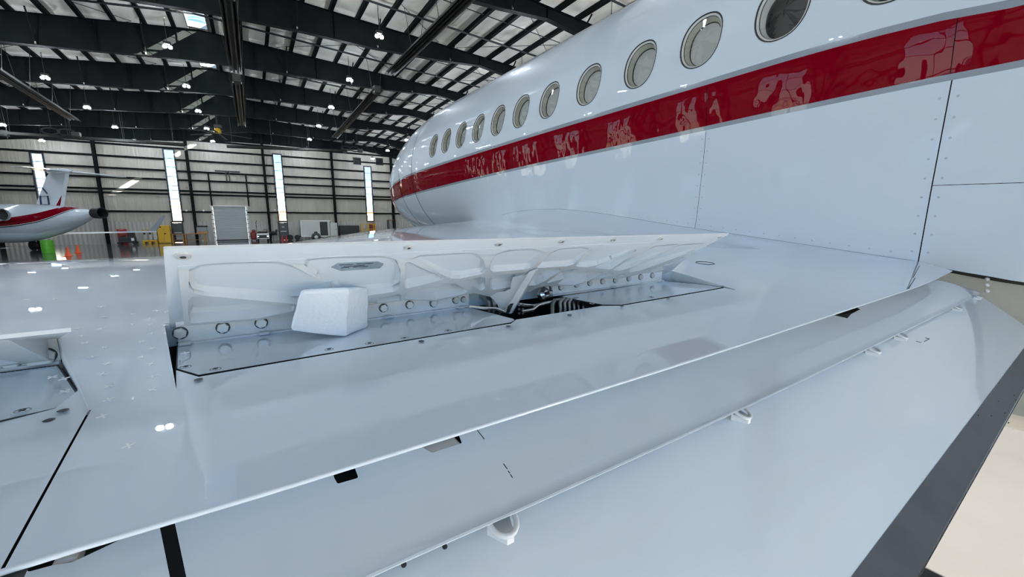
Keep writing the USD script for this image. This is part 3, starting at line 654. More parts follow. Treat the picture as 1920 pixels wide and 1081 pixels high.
for ring in pockets.segmentize(.02).geoms:         # soft fillets where the pocket floors meet the ribs
    c = np.array(ring.exterior.coords); cen = np.array(ring.exterior.centroid.coords[0]); inn = np.array(ring.buffer(-.006).exterior.coords) if ring.buffer(-.006).geom_type == 'Polygon' and not ring.buffer(-.006).is_empty else None
    if inn is None: continue
    L = np.linspace(0, 1, 40); a = np.array([ring.exterior.interpolate(q, normalized=True).coords[0] for q in L]); ib = ring.buffer(-.006).exterior
    b = np.array([ib.interpolate(ib.project(Point(q))).coords[0] for q in a])
    jobj('pocket_fillet', grid(np.array([[bk.P(x, v, .003 + min(.007, float(bk.d(v)) * .45)) for x, v in a], [bk.P(x, v, .0033) for x, v in b]])), 'primer_white', ab, smooth=True)
def head(c, n, r, h, nm, mt, parent, k=6, rot=0.0, washer=None):
    n = np.asarray(n, float); n /= np.linalg.norm(n); a = np.cross([0, 0, 1.], n); a /= np.linalg.norm(a) + 1e-9; b = np.cross(n, a)
    ca, sa = math.cos(rot), math.sin(rot); ax = np.stack([a * ca + b * sa, b * ca - a * sa, n])
    p = jobj(nm, MB().lathe([(r, -.001), (r, h * .8), (r * .88, h), (0, h)], k, c, ax), mt, parent)
    if washer: jobj('washer', MB().lathe([(washer, -.001), (washer, .0012), (r * .9, .0012)], 18, c, ax), 'bolt_dark', p)
    return p
nrm = np.array([0, -bk.s, -bk.c])
for (u, v), r in (((343, 478), .0078), ((766, 462), .0062), ((936, 456), .0065), ((1054, 451), .006), ((1151, 448), .0065), ((1240, 446), .006), ((1350, 443.5), .006)):
    x, w = bk.at(u, v, False, .0032); c = bk.P(x, w, .0032)
    p = head(c, nrm, r, .003, 'screw_head', 'bolt_steel', ab, 14); jobj('screw_socket', MB().lathe([(r * .45, .0031), (0, .0031)], 6, c, np.stack([[1, 0, 0], np.cross(nrm, [1, 0, 0]), nrm])), 'bolt_dark', p)
pl = Polygon([bk.at(u, v, False, .0036) for u, v in ((621, 500.5), (634, 493), (708, 489.5), (719, 494), (712, 502), (640, 507))])
pp = jobj('placard', MB().prism(pl, lambda x, v: bk.P(x, v, .0044), lambda x, v: bk.P(x, v, .003)), 'placard', ab, label='small riveted metal data plate on the airbrake')
for (u0, v0, u1, v1) in ((636, 496.5, 662, 495), (668, 494.6, 700, 493), (640, 502, 655, 501), (662, 500.5, 690, 499), (644, 499.2, 684, 497)):
    a, b = bk.P(*bk.at(u0, v0, False, .0045), .0046), bk.P(*bk.at(u1, v1, False, .0045), .0046); jobj('placard_print', MB().bar(a, b, .0012, .0003, nrm), 'seam_dark', pp)
# actuator horn of the airbrake
A_, B_, C_ = bk.P(*bk.at(1000, 507), D0 * .55), plane_hit(951, 586, np.array([0, .722, 0]), np.array([0, 1., 0])), bk.P(*bk.at(920, 556), D0)
hn_ = np.cross(B_ - A_, C_ - A_); hn_ /= np.linalg.norm(hn_)
if hn_[1] > 0: hn_ = -hn_
def flat(px, d0, d1, nm, mt, parent, r=.0006):
    e1 = (B_ - A_) / np.linalg.norm(B_ - A_); e2 = np.cross(hn_, e1); c = [plane_hit(*p, A_ + hn_ * d0, hn_) - A_ - hn_ * d0 for p in px]
    pg = Polygon([(q @ e1, q @ e2) for q in c]).buffer(0).buffer(-r).buffer(r)
    return jobj(nm, MB().prism(pg, lambda x, y: A_ + hn_ * d0 + e1 * x + e2 * y, lambda x, y: A_ + hn_ * d1 + e1 * x + e2 * y), mt, parent)
hn = flat([(992, 509), (1007, 503), (958, 588), (945, 585)], .012, .0, 'actuator_horn', 'primer_white', ab)
flat([(990, 512), (962, 519), (958, 532), (957, 541), (946, 546), (932, 547), (918, 555), (926, 562), (933, 571), (936, 580), (946, 584)], .001, -.005, 'horn_web', 'primer_white', ab)
flat([(952, 574), (957, 569), (963, 568), (955, 586), (949, 586)], .0126, .010, 'horn_slot', 'seam_dark', hn)

# ---- airbrake well: floor plates, hinge beams, bolts, hydraulics
def floor_at(u, v):
    r = ray(u, v); z = -.178
    for _ in range(15): k = z / r[2]; z = float(zfloor(r[1] * k))
    return r[0] * k, r[1] * k
def fl(x, y, dz=0.): x, y = np.asarray(x, float), np.asarray(y, float); return np.stack([x + 0 * y, y + 0 * x, zfloor(y) + dz + 0 * x], -1)
LP = [(333, 642), (545, 607.5), (690, 594), (880, 576), (962, 597), (966, 600), (958, 604.5), (372, 703), (331, 691)]
RP = [(1050, 555.5), (1130, 544), (1240, 526), (1330, 534), (1356, 538.5), (1165, 571.5), (1129, 571)]
for q in (LP, RP):
    pg = Polygon([floor_at(*p) for p in q])
    fp = jobj('well_floor', surf(pg, lambda x, y: fl(x, y), .06, .06, (0, 0, 1)), 'wing_paint'); jobj('floor_edge', MB().prism(pg.exterior.buffer(.0007), lambda x, y: fl(x, y, .0004), lambda x, y: fl(x, y, -.003)), 'seam_dark', fp)
for seg, bolts, clips in ((((334, 641), (880, 575)), [(338, 624), (418, 614), (490, 605), (719, 577), (768, 571), (813, 568), (855, 562), (869, 561)], [(347, 640), (495, 622), (729, 591), (864, 573)]),
                   (((1036, 556), (1241, 524)), [(1024, 540), (1052, 538), (1081, 533), (1106, 530), (1130, 527), (1154, 525), (1179, 522), (1201, 519), (1223, 516)], [(1033, 551), (1152, 535), (1238, 524)])):
    yb = YH - .012; pa, pb = [plane_hit(*p, np.array([0, yb, 0]), np.array([0, 1., 0])) for p in seg]
    xa, xb = pa[0], pb[0]; m = MB(); m.box(((xa + xb) / 2, yb + .004, -.168), (xb - xa, .006, .034)); m.bar((xa, yb - .002, -.182), (xb, yb - .002, -.182), .012, .004)
    bm = jobj('hinge_beam', m, 'beam_paint')
    m = MB(); m.tube([(xa, yb + .006, -.152), (xb, yb + .006, -.152)], .006, 10); jobj('hinge_rod', m, 'beam_paint', bm)
    for k, p in enumerate(bolts):
        c = plane_hit(*p, np.array([0, yb, 0]), np.array([0, 1., 0])); r = .0088 if c[0] < .1 else .0078
        if p == (869, 561): r = .006
        head(c + [0, .001, 0], (0, -1, 0), r, .006, 'hex_bolt', 'bolt_steel', bm, 6, .3 + k, r * 1.12)
    for p in clips:
        c = plane_hit(*p, np.array([0, yb - .012, 0]), np.array([0, 1., 0])); jobj('drain_clip', MB().rbox((c[0], yb - .012, -.1795), (.016, .012, .005), .0015), 'white_plain', bm)
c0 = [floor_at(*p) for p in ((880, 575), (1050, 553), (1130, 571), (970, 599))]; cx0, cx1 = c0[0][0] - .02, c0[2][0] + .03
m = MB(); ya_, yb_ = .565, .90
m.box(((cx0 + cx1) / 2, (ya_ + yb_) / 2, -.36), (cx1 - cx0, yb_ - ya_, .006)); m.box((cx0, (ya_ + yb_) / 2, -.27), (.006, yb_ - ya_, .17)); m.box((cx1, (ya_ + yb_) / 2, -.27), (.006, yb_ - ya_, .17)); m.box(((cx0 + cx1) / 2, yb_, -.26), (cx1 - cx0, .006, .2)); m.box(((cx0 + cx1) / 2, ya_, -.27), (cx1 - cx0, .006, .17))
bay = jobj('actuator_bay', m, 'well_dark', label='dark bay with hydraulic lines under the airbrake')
ph = lambda u, v, y: plane_hit(u, v, np.array([0, y, 0]), np.array([0, 1., 0]))
c = ph(903, 566, .80); m = MB()
for q, r in ((0, .030), (.010, .034), (.018, .026), (.03, .034)): m.lathe([(r * .55, q), (r, q), (r, q + .006), (r * .55, q + .006)], 24, c + [.0, .0, -.006], np.array([[0, 1, 0], [0, 0, 1], [1, 0, 0.]]))
jobj('actuator_drum', m, 'steel_dull', bay, smooth=30)
c = ph(1020, 551, .77); jobj('pivot_fitting', MB().lathe([(0, -.012), (.012, -.012), (.016, -.006), (.016, .006), (.008, .012), (0, .012)], 14, c, np.array([[1, 0, 0], [0, .3, .95], [0, -.95, .3]])).rbox(c + [.012, -.006, .0], (.018, .012, .02), .003), 'steel_bright', bay, smooth=30)
jobj('pivot_eye', MB().lathe([(.005, .0165), (0, .0165)], 10, c, np.array([[1, 0, 0], [0, .3, .95], [0, -.95, .3]])), 'seam_dark', bay)
for pts, y, r in (([(972, 570), (1000, 573), (1030, 567), (1060, 560)], .74, .0042), ([(978, 584), (1000, 580), (1010, 572), (1030, 566)], .72, .0038), ([(880, 574), (905, 577), (930, 578), (945, 584)], .70, .003)):
    jobj('control_rod', MB().tube([ph(u, v, y) for u, v in pts], r, 10), 'steel_bright', bay, smooth=True)
for k in range(6):
    u = 1050 + 8.6 * k; a = [ph(u + 9, 560.5 - .25 * k, .72), ph(u + 3, 562, .715), ph(u, 568, .71), ph(u + 1, 577, .70)]; a.append(a[-1] + [0, 0, -.06]); jobj('hydraulic_line', MB().tube(a, .0042, 8), 'steel_dull', bay, smooth=True)
jobj('hydraulic_line', MB().tube([ph(1060, 560, .74), ph(1040, 563, .735), ph(1036, 572, .72), ph(1036, 590, .7)], .005, 8), 'steel_dull', bay, smooth=True)
m = MB()
for i in range(2):
    for j in range(3): m.lathe([(.0028, 0), (.0028, .002), (0, .002)], 8, ph(973 + 7 * i, 571 + 8 * j, .70), np.array([[1, 0, 0], [0, 0, 1], [0, -1, 0.]]))
jobj('rivet_cluster', m, 'steel_dull', bay)

# ---- lower airbrake at the left edge of the picture, barely open
bl = Brake(math.radians(12), -.150, 0.0)
xr = -.142
pg = Polygon([(-1.7, .0), (-.215, .0), (xr, .245), (-1.7, .245)])
a2 = jobj('airbrake', MB().prism(pg, lambda x, v: bl.P(x, v, 0), lambda x, v: bl.P(x, v, .004)), 'primer_white', label='slightly opened white airbrake panel at the left edge')
cells = unary_union([smoothpoly([(-.245 - .16 * k, .02), (-.245 - .16 * k - .0, .17), (-.375 - .16 * k, .18), (-.385 - .16 * k, .03)], .01) for k in range(8)])
jobj('rib_frame', MB().prism(Polygon([(-1.7, .0), (-.225, .0), (-.20, .19), (-1.7, .19)]).difference(cells), lambda x, v: bl.P(x, v, bl.d(v)), lambda x, v: bl.P(x, v, .003), (True, False)), 'primer_white', a2)
yb = YH - .012; bm = jobj('hinge_beam', MB().box((-.965, yb + .004, -.17), (1.50, .006, .036)).bar((-1.7, yb - .002, -.1845), (-.215, yb - .002, -.1845), .012, .004), 'beam_paint')
for k, p in enumerate(((87, 666), (20, 678))):
    c = ph(*p, yb); head(c + [0, .001, 0], (0, -1, 0), .0095, .006, 'hex_bolt', 'beam_paint', bm, 6, .3 + k, .0104)
jobj('drain_clip', MB().rbox((ph(84, 682, yb)[0], yb - .012, -.180), (.022, .012, .005), .0015), 'white_plain', bm)
lf = [floor_at(*p) for p in ((108, 682), (147, 739), (104, 762), (0, 785))]
pg = Polygon([lf[0], lf[1], lf[2], lf[3], (-1.7, lf[3][1]), (-1.7, YH)])
fp = jobj('well_floor', surf(pg, lambda x, y: fl(x, y, -.002), .06, .06, (0, 0, 1)), 'wing_paint'); jobj('floor_edge', MB().prism(pg.exterior.buffer(.0007), lambda x, y: fl(x, y, -.0014), lambda x, y: fl(x, y, -.004)), 'seam_dark', fp)
s2 = w2.difference(pg).intersection(sbox(-1.7, .5, 0, lf[1][1] + .004))
jobj('step_strip', surf(s2, off(.0016), .06, .06, (0, 0, 1)), 'wing_paint')

# ---- flush fasteners in the skins
crosses = [(760, 208), (955, 190), (1130, 163), (955, 263), (1085, 220), (1090, 265), (1195, 175), (1190, 270), (1100, 328), (1025, 387), (1095, 436), (590, 348), (565, 296), (612, 396), (730, 296), (755, 430), (670, 498), (775, 548), (1030, 497), (1095, 550), (740, 622), (1105, 643), (790, 708), (1100, 737), (790, 807), (745, 925), (380, 643), (470, 748), (465, 655), (1340, 470)]
crosses = [(x / 3.86, 540 + y / 3.86) for x, y in crosses] + [(241, 836), (104, 560), (190, 575)]
def fastener(u, v, at=wing_at, fn=W3, r=.0052, m='fastener_grey', dz=.0004, parent=None):
    x, y = at(u, v); c = fn(x, y); n = np.cross(fn(x + .002, y) - c, fn(x, y + .002) - c); n /= np.linalg.norm(n)
    t = random.random() * 3; a = np.array([math.cos(t), math.sin(t), 0]); a -= n * a.dot(n); a /= np.linalg.norm(a); b = np.cross(n, a); mb = MB()
    for d in (a, b): mb.bar(c + n * dz - d * r * .9, c + n * dz + d * r * .9, .0016, .0006, n)
    return jobj('fastener', mb, m, parent)
fs = jobj('fastener_row', MB().lathe([(.004, 0), (.004, .0004), (0, .0004)], 10, W3(*wing_at(50, 562))), 'bolt_steel', label='row of flush cross-slot fasteners in the wing skin')
for p in crosses: fastener(*p, parent=fs)
for p, dk in (((404, 692), 0), ((348, 688), 0), ((372, 711), 1), ((617, 655), 0), ((693, 644), 0), ((759, 634), 0), ((840, 620), 0), ((790, 639), 1), ((953, 611), 1), ((1068, 590), 1), ((1166, 573.5), 1), ((1221, 557), 0), ((1253, 559), 1), ((1110, 569), 0), ((1355, 536), 1), ((118, 769), 1), ((92, 787), 1), ((42, 770), 0)):
    x, y = wing_at(*p); c = W3(x, y)
    q = jobj('panel_screw', MB().lathe([(.0044, .0002), (.0034, .0006), (0, .0006)], 12, c), 'bolt_dark' if dk else 'wing_paint', fs)
    if not dk:
        jobj('screw_ring', MB().lathe([(.0062, .0003), (.0056, .0009), (.005, .0003)], 14, c), 'grey_paint', fs); fastener(*p, parent=fs, r=.003, m='bolt_dark', dz=.0009)
x, y = wing_at(1322, 493); an = np.linspace(0, 2 * np.pi, 40)
jobj('access_ring', MB().tube([W3(x + .036 * math.cos(a), y + .030 * math.sin(a), .0003) for a in an], .0014, 6), 'seam_dark', label='dark oval access ring near the wing root')
for a, b in (((1703, 541), (1716, 521)), ((1712, 520), (1724, 498))):
    jobj('seam_mark', MB().tube([W3(*wing_at(*a), .0002), W3(*wing_at(*b), .0002)], .0012, 5), 'seam_dark')

# ---- vane and flap, lowered
RAT = Pchip([-3, -1.5, .06, .22, .63, 1.5, 2.6, 3.2], [1.16, 1.13, 1.082, 1.060, 1.024, .988, .962, .955])
YV = .285
pv = Pchip([0, .03, .06, .09, .115, .132, .143, .147], [0, .0155, .030, .0425, .0495, .0500, .0445, .034])
def vz(x, y): return -YV / RAT(x) + pv(np.clip(y - YV, 0, .147))
def V3(x, y, dz=0.): x, y = np.asarray(x, float), np.asarray(y, float); return np.stack([x + 0 * y, y + 0 * x, vz(x, y) + dz], -1)
def hit(fz, u, v, y0, y1):
    r = ray(u, v); k = np.linspace(y0, y1, 800) / r[1]; P = r[None] * k[:, None]; s = P[:, 2] - fz(P[:, 0], P[:, 1]); i = np.where((s[:-1] > 0) & (s[1:] <= 0))[0]
    i = i[0] if len(i) else int(np.argmin(np.abs(s))); return P[i, 0], P[i, 1]
va = lambda u, v: hit(vz, u, v, .27, .432)
g0, g1, g2, g3 = va(297, 975), va(326, 972), va(318, 1078), va(348, 1075)
ext = lambda a, b, y: (a[0] + (b[0] - a[0]) * (y - a[1]) / (b[1] - a[1]), y)
Vout = Polygon([(-3, YV), ext(g0, g2, YV), ext(g0, g2, .43), (-3, .43)])
Vin = Polygon([ext(g1, g3, YV), (2.545, YV), (2.50, .335), (2.40, .43), ext(g1, g3, .43)])
nt = [smoothpoly([va(*p) for p in q], .0015) for q in ([(622, 878), (627, 896), (633, 906), (672, 895), (662, 868)], [(778, 828), (800, 843), (811, 848), (866, 830), (858, 810)], [(1551, 586), (1562, 594), (1590, 597), (1606, 590), (1612, 572), (1580, 570)])]
nt[2] = Polygon([va(*p) for p in ((1553, 588), (1588, 596), (1595, 588), (1612, 579), (1600, 574))]).buffer(.001)
tg = Polygon([va(*p) for p in ((299, 962), (292, 983), (224, 1007), (137, 1047), (100, 1053), (60, 1064), (40, 1045))]).buffer(.002)
vin = jobj('flap_vane', surf(Vin.difference(unary_union(nt)), lambda x, y: V3(x, y), .08, .012, (0, 0, 1)), 'flap_paint', label='long white flap vane between wing and flap')
for q in polys(Vout.difference(tg)): jobj('flap_vane', surf(q, lambda x, y: V3(x, y), .08, .012, (0, 0, 1)), 'flap_paint', label='outboard piece of the flap vane, lower left')
xv = np.linspace(-3, 2.545, 120)
jobj('vane_gap_shade', surf(Polygon([(-3, YV + .02), (2.5, YV + .02), (2.4, .425), (-3, .425)]), lambda x, y: V3(x, y, -.016), .1, .03), 'well_dark')  # dark sheet standing in for the shade inside the vane gaps
rows = [[(x, YV + dy, float(vz(x, YV)) - dz) for x in xv] for dy, dz in ((0, .0001), (-.0012, .0014), (0, .003), (.05, .006), (.14, .0))]
rows = [[(x, YV + dy, float(vz(x, YV)) - dz) for x in xv] for dy, dz in ((0, .0), (-.0016, .0012), (-.0006, .003), (.012, .003))]
jobj('vane_edge', grid(np.array(rows, float)), 'white_paint', smooth=60)
for a, b in ((905, 797), (0, 0)):
    if a: [jobj('vane_joint', MB().tube([V3(*va(*p), .0002) for p in q], .0005, 5), 'seam_dark', vin) for q in (((888, 798), (908, 823)), ((944, 869), (951, 879)), ((953, 883), (956, 887)), ((957, 889), (961, 895)))]
lk = MB(); pa, pb = V3(*va(800, 836)), V3(*va(846, 818)); lk.rbox((pa + pb) / 2 + [-.002, .012, -.010], (.05, .05, .01), .003); jobj('vane_link', lk, 'beam_paint', vin)
p = V3(*va(652, 890)); head(p + [0, .0, -.013], (0, -.3, 1), .006, .003, 'vane_bolt', 'bolt_dark', vin, 12)
lk = MB(); pa = V3(*va(118, 1044)); lk.rbox(pa + [0, .010, -.008], (.012, .022, .012), .002); jobj('vane_link', lk, 'beam_paint', vin)
fA = Pchip([.086, .131, .20, .26, .30, .33, .355, .37], [-.4795, -.441, -.379, -.329, -.300, -.284, -.279, -.283])
def fz_(x, y): return fA(np.clip(y, .086, .37)) - .010 * sm(np.asarray(x, float), .6, 2.6) * sm(y, .09, .3)
def F3(x, y, dz=0.): x, y = np.asarray(x, float), np.asarray(y, float); return np.stack([x + 0 * y, y + 0 * x, fz_(x, y) + dz], -1)
fa = lambda u, v: hit(fz_, u, v, .08, .36)
FX = 2.60
flp = jobj('flap', surf(Polygon([(-3, .131), (FX, .131), (FX, .37), (-3, .37)]), lambda x, y: F3(x, y), .08, .02, (0, -.5, 1)), 'flap_paint', label='lowered white wing flap in the lower right')
e0, e1, e2, e3 = fa(1600, 1080), fa(1918, 652), fa(1736, 1080), fa(1918, 718)
jobj('flap_trailing_strip', surf(Polygon([(-3, .089), (FX, .093), (FX, .131), (-3, .131)]), lambda x, y: F3(x, y, .0006), .08, .01, (0, -.5, 1)), 'flap_grey', flp, label='dark grey strip along the flap trailing edge')
rows = [[(x, .0895 + dy, float(fz_(x, .0895)) + dz) for x in np.linspace(-3, FX, 40)] for dy, dz in ((0, 0), (.002, -.004), (.09, .02), (.24, .12), (.28, .18))]
jobj('flap_underside', grid(np.array(rows, float)), 'flap_paint', flp)
jobj('flap_root_rib', MB().add(np.array([F3(FX, y) for y in np.linspace(.09, .37, 12)] + [F3(FX, y) + [0, .02, -.03] for y in np.linspace(.09, .37, 12)]), [[i, i + 1, 13 + i, 12 + i] for i in range(11)]), 'flap_paint', flp)
for u, v in ((1688, 786), (1713, 787), (1726, 760), (1755, 749), (1762, 757), (1745, 800), (1738, 782)):
    uu, vv = u + 146, v - 8; x, y = fa(min(uu, 1905), vv); jobj('strip_mark', MB().bar(F3(x - .004, y, .0010), F3(x + .004, y, .0010), .002, .0005), 'seam_dark', flp)
for u, v in ((834, 1024), (757, 1058)):
    x, y = fa(u, v); head(F3(x, y), np.cross(F3(x + .01, y) - F3(x, y), F3(x, y + .01) - F3(x, y)), .0024, .0006, 'flap_screw', 'bolt_dark', flp, 12)
for a, b in (((1733, 640), (1743, 635)), ((1743, 635), (1735, 633)), ((1718, 639), (1727, 642))): jobj('flap_mark', MB().tube([F3(*fa(*a), .0004), F3(*fa(*b), .0004)], .0008, 5), 'seam_dark', flp)
for k, (u, v, s) in enumerate(((945, 963, .62), (1393, 763, .62), (1638, 648, .7), (1690, 624, .7), (1795, 573, .7), (1835, 550, .6))):
    p = ph(u, v, YV); zf = float(fz_(p[0], YV - .02)); m = MB(); an = np.linspace(0, math.pi, 9)
    m.tube([(p[0] + .022 * s * math.cos(a), YV + .004 - .024 * s * math.sin(a), float(vz(p[0], YV)) - .006 - .012 * s * math.sin(a)) for a in an], .0045 * s, 8)
    m.prism(Polygon([(-.02 * s, .01), (.02 * s, .01), (.006 * s, -.018 * s), (-.006 * s, -.018 * s)]), lambda x, y: (p[0] + x, YV + y, float(vz(p[0], YV)) - .012), lambda x, y: (p[0] + x, YV + y, float(vz(p[0], YV)) - .022))
    jobj('vane_bracket', m, 'primer_white', vin, smooth=40)
# recessed wall under the fairing edge
yy = np.linspace(-3, .52, 40); rows = [[(float(np.interp(y, ydense, SX)) + dx, y, tz(y)) for y in yy] for dx, tz in ((.012, lambda y: float(fus(y, tlow(y))[2]) - .0), (.05, lambda y: float(fus(y, tlow(y))[2]) - .02), (.07, lambda y: -.5), (.25, lambda y: -.9), (.8, lambda y: -1.15))]
jobj('fairing_lip', grid(np.array(rows[:2], float)), 'seam_dark'); jobj('keel_wall', grid(np.array(rows[1:], float)), 'beige_paint', label='beige recessed wall below the wing-root fairing')
for u, v in ((1851, 523), (1851, 534), (1851, 545)): c = ph(u, v, .16); c = plane_hit(u, v, np.array([2.735, 0, 0]), np.array([1., 0, 0])); jobj('dome_rivet', MB().lathe([(.0085, 0), (.007, .004), (.004, .0065), (0, .007)], 12, c, np.array([[0, 1, 0], [0, 0, 1], [-1, 0, 0.]])), 'beam_paint', smooth=50)

# ---- foam block wedged under the raised airbrake
A = ph(547, 622, .683); Bc, C = [np.array([*floor_at(*p), -.1785]) for p in ((655, 631), (687, 613))]
for q in (Bc, C): q[2] = zfloor(q[1]) + .0008
At, Bt, Ct = ph(563, 544, .655), ph(657, 538, .650), ph(687, 537, .712)
cap = lambda q: np.array([q[0], q[1], min(q[2], bk.z0 + bk.t * q[0] + (YH - q[1]) / CP * SP - .0075)])
fb = thing('foam_block', 'white foam block wedged under the raised airbrake', 'foam block', (*((A + C) / 2)[:2], 0), local=False)
pts = [A, Bc, C, A + C - Bc, *[cap(q) for q in (At, Bt, Ct)]]
Dt = cap(At + Ct - Bt); vd = (YH - Dt[1]) / CP; Dt[2] = min(Dt[2], bk.z0 + vd * SP - (float(bk.d(vd)) + .004) / CP); pts.append(Dt)
cen = np.mean(pts, 0); import manifold3d as mf
sph = []
for p in pts:
    p = np.array(p); rr = .006; i_ = p + np.sign(cen - p) * rr; sph.append(mf.Manifold.sphere(rr, 16).translate(tuple(i_)))
hull = mf.Manifold.batch_hull(sph).refine_to_length(.008); mm = hull.to_mesh(); v = np.array(mm.vert_properties[:, :3])
import meshkit
v += (meshkit.noise(v * 45, 3) - .5)[:, None] * (v - cen) / np.linalg.norm(v - cen, axis=1)[:, None] * .003
obj('foam', meshkit.arrays((v + CAM, np.array(mm.tri_verts)), True), 'foam', fb)

# ------------------------------------------------------------------ lamps, heaters and fan under the roof
def hz(x, y, z): return (x * ZK, y * ZK, ZC + z * ZK)
lamp0 = None
for cx, z, nm in ((.60, .892, 'over the parked jet\'s wing'), (-.288, .902, 'just left of the ridge skylight'), (-.94, .84, 'on the left roof slope'), (1.43, .85, 'on the right roof slope'), (-1.6, .78, 'near the left wall, added out of view as fill'), (2.1, .80, 'near the right wall, added out of view as fill')):
    for k in range(-2, 6):  # lamps nearest the camera and along both side walls are unseen, kept for light
        p = hz(cx, 2.142 + .7155 * k, z); lab = 'twin-lens lamp, %s from the far wall, row %s' % (('nearest', 'second', 'third', 'fourth', 'fifth', 'sixth', 'unseen_seventh', 'unseen_eighth')[5 - k], nm)
        if p[1] < YB + .5: continue
        if lamp0 is None:
            lamp0 = hthing('high_bay_lamp', lab, 'lamp', p, 0, 'high-bay lamps in the row ' + nm); m = MB()
            m.rbox((0, 0, .16), (.28, .14, .14), .03); obj('housing', m, 'heater_metal', lamp0)
            for sx in (-.095, .095):
                obj('socket', MB().lathe([(.05, .10), (.065, .07), (.03, .06)], 12, (sx, 0, 0)), 'heater_metal', lamp0)
                obj('lens', MB().lathe([(.04, .062), (.075, .04), (.082, .0), (.075, -.035), (.04, -.065), (0, -.07)], 14, (sx, 0, 0)), 'lamp_glow', lamp0, smooth=60)
            obj('hanger', MB().tube([(0, 0, .22), (0, 0, 1.2)], .012, 5), 'steel_black', lamp0)
        else: dup(lamp0, p, 0, lab, 'high-bay lamps in the row ' + nm)
def heater(x0, y0, z0, x1, y1, z1, lab, along='y', two=False, burner=True):
    a, b = np.array(hz(x0, y0, z0)), np.array(hz(x1, y1, z1)); L = np.linalg.norm(b - a); c = (a + b) / 2
    t = hthing('tube_heater', lab, 'heater', c); d = (b - a) / L; sd = np.cross([0, 0, 1.], d); sd /= np.linalg.norm(sd)
    e0, e1 = -d * L / 2, d * L / 2
    prof = [(-.26, -.10), (-.15, .10), (.15, .10), (.26, -.10), (.25, -.10), (.145, .085), (-.145, .085), (-.25, -.10)]
    v = np.array([e + sd * q[0] + np.array([0, 0, 1.]) * q[1] for e in (e0, e1) for q in prof]); n = len(prof)
    obj('reflector_hood', (v, np.array([f for i in range(n) for f in ((i, (i + 1) % n, n + (i + 1) % n), (i, n + (i + 1) % n, n + i))])), 'heater_metal', t)
    for s_ in (-.09, .09): obj('radiant_tube', MB().tube([e0 + sd * s_, e1 + sd * s_], .05, 8), 'heater_metal', t)
    obj('burner_box', MB().rbox(e0 + d * .2 + [0, 0, -.02], (.4, .4, .4), .03), 'heater_metal', t)
    for k in range(int(L / 3) + 1):
        q = e0 + d * min(L - .1, .4 + 3 * k)
        for s_ in (-.2, .2): obj('hanger', MB().tube([q + sd * s_, q + sd * s_ * 2.2 + [0, 0, max(.6, roof_z((c + q)[0]) - (c + q)[2])]], .010, 5), 'heater_metal', t)
    return t
heater(-.002, 2.0, .88, -.001, 3.02, .88, 'nearer long tube heater hanging below the ridge')
heater(-.001, 3.12, .88, 0, 4.56, .88, 'farther long tube heater hanging below the ridge')
heater(.82, 1.45, .905, .79, 2.64, .905, 'nearer tube heater on the right roof slope above the parked jet')
heater(.775, 2.87, .875, .79, 4.66, .875, 'farther tube heater on the right roof slope')
heater(-1.05, 2.95, .80, -1.09, 4.62, .805, 'tube heater on the left roof slope')
a, b = hx(0, 249, 44), hx(345, 271, 44); heater(a[0] / ZK, 44 / ZK, a[2] / ZK, b[0] / ZK, 44 / ZK, b[2] / ZK, 'tube heater running crosswise before the far wall, left half')
a, b = hx(425, 274, 44), hx(650, 283, 44); heater(b[0] / ZK, 44 / ZK, b[2] / ZK, a[0] / ZK, 44 / ZK, a[2] / ZK, 'tube heater running crosswise before the far wall, right half')
for u, v, lab in ((115, 247, 'left'), (660, 279, 'right')):
    p = hx(u, v, 43.5) + [0, 0, ZC]; t = hthing('valve_assembly', 'looped gas valve assembly on the %s crosswise tube heater' % lab, 'heater valve', p); m = MB()
    for s_ in (-.55, .25): m.tube([(s_ + .45 * math.cos(q), 0, .22 * math.sin(q)) for q in np.linspace(0, 6.28, 16)], .05, 6)
    obj('loop', m, 'steel_black', t); obj('blower', MB().rbox((.75, 0, -.1), (.5, .3, .35), .05), 'heater_metal', t)
    for s_ in (-.5, .5): obj('hanger', MB().tube([(s_, 0, .2), (s_, 0, 1.5)], .015, 5), 'steel_black', t)
fc = hz(-.20, 4.92, .858); t = hthing('ceiling_fan', 'large ceiling fan with a yellow motor hub under the ridge', 'fan', fc)
obj('motor', MB().lathe([(0, -.05), (.22, -.03), (.26, .08), (.2, .3), (.1, .4), (0, .4)], 14), 'yellow', t, smooth=40)
obj('gear_head', MB().rbox((.05, 0, .5), (.55, .3, .32), .05), 'black', t); obj('mount', MB().tube([(0, 0, .4), (0, 0, 1.6)], .06, 8), 'steel_black', t)
for k in range(6):
    an = k * math.pi / 3 + .35; d = np.array([math.cos(an), math.sin(an), 0]); obj('blade', MB().bar(d * .2, d * 2.5 + [0, 0, -.05], .16, .03, (.15 * d[1], -.15 * d[0], 1)), 'heater_metal', t)

# ------------------------------------------------------------------ the other jet at the left
JD = math.radians(140); JP = np.array([-8.9, 36.0, 0.0]); jh = np.array([math.cos(JD), math.sin(JD), 0]); jl = np.array([-jh[1], jh[0], 0])
def jloc(p): d = np.asarray(p) - JP; return np.array([d @ jh, d @ jl, d[2]])
def jv(u, v, off=0.0):                              # sight line on the jet's own vertical mid plane (or parallel to it)
    r = hray(u, v); p0 = JP + jl * off - np.array([0, 0, ZC]); k = (p0 @ jl) / (r @ jl); q = jloc(r * k + np.array([0, 0, ZC])); return q[0], q[2]
oj = hthing('parked_jet', 'white T-tailed jet with a red swoosh parked at the left by the far wall', 'airplane', JP, JD)
JS = [(-.9, .16, 2.46), (-.4, .34, 2.36), (.6, .62, 2.24), (2.0, .92, 2.06), (3.6, 1.14, 1.92), (5.5, 1.24, 1.86), (14, 1.24, 1.86), (15.6, 1.05, 1.78), (16.8, .65, 1.65), (17.4, .1, 1.55)]
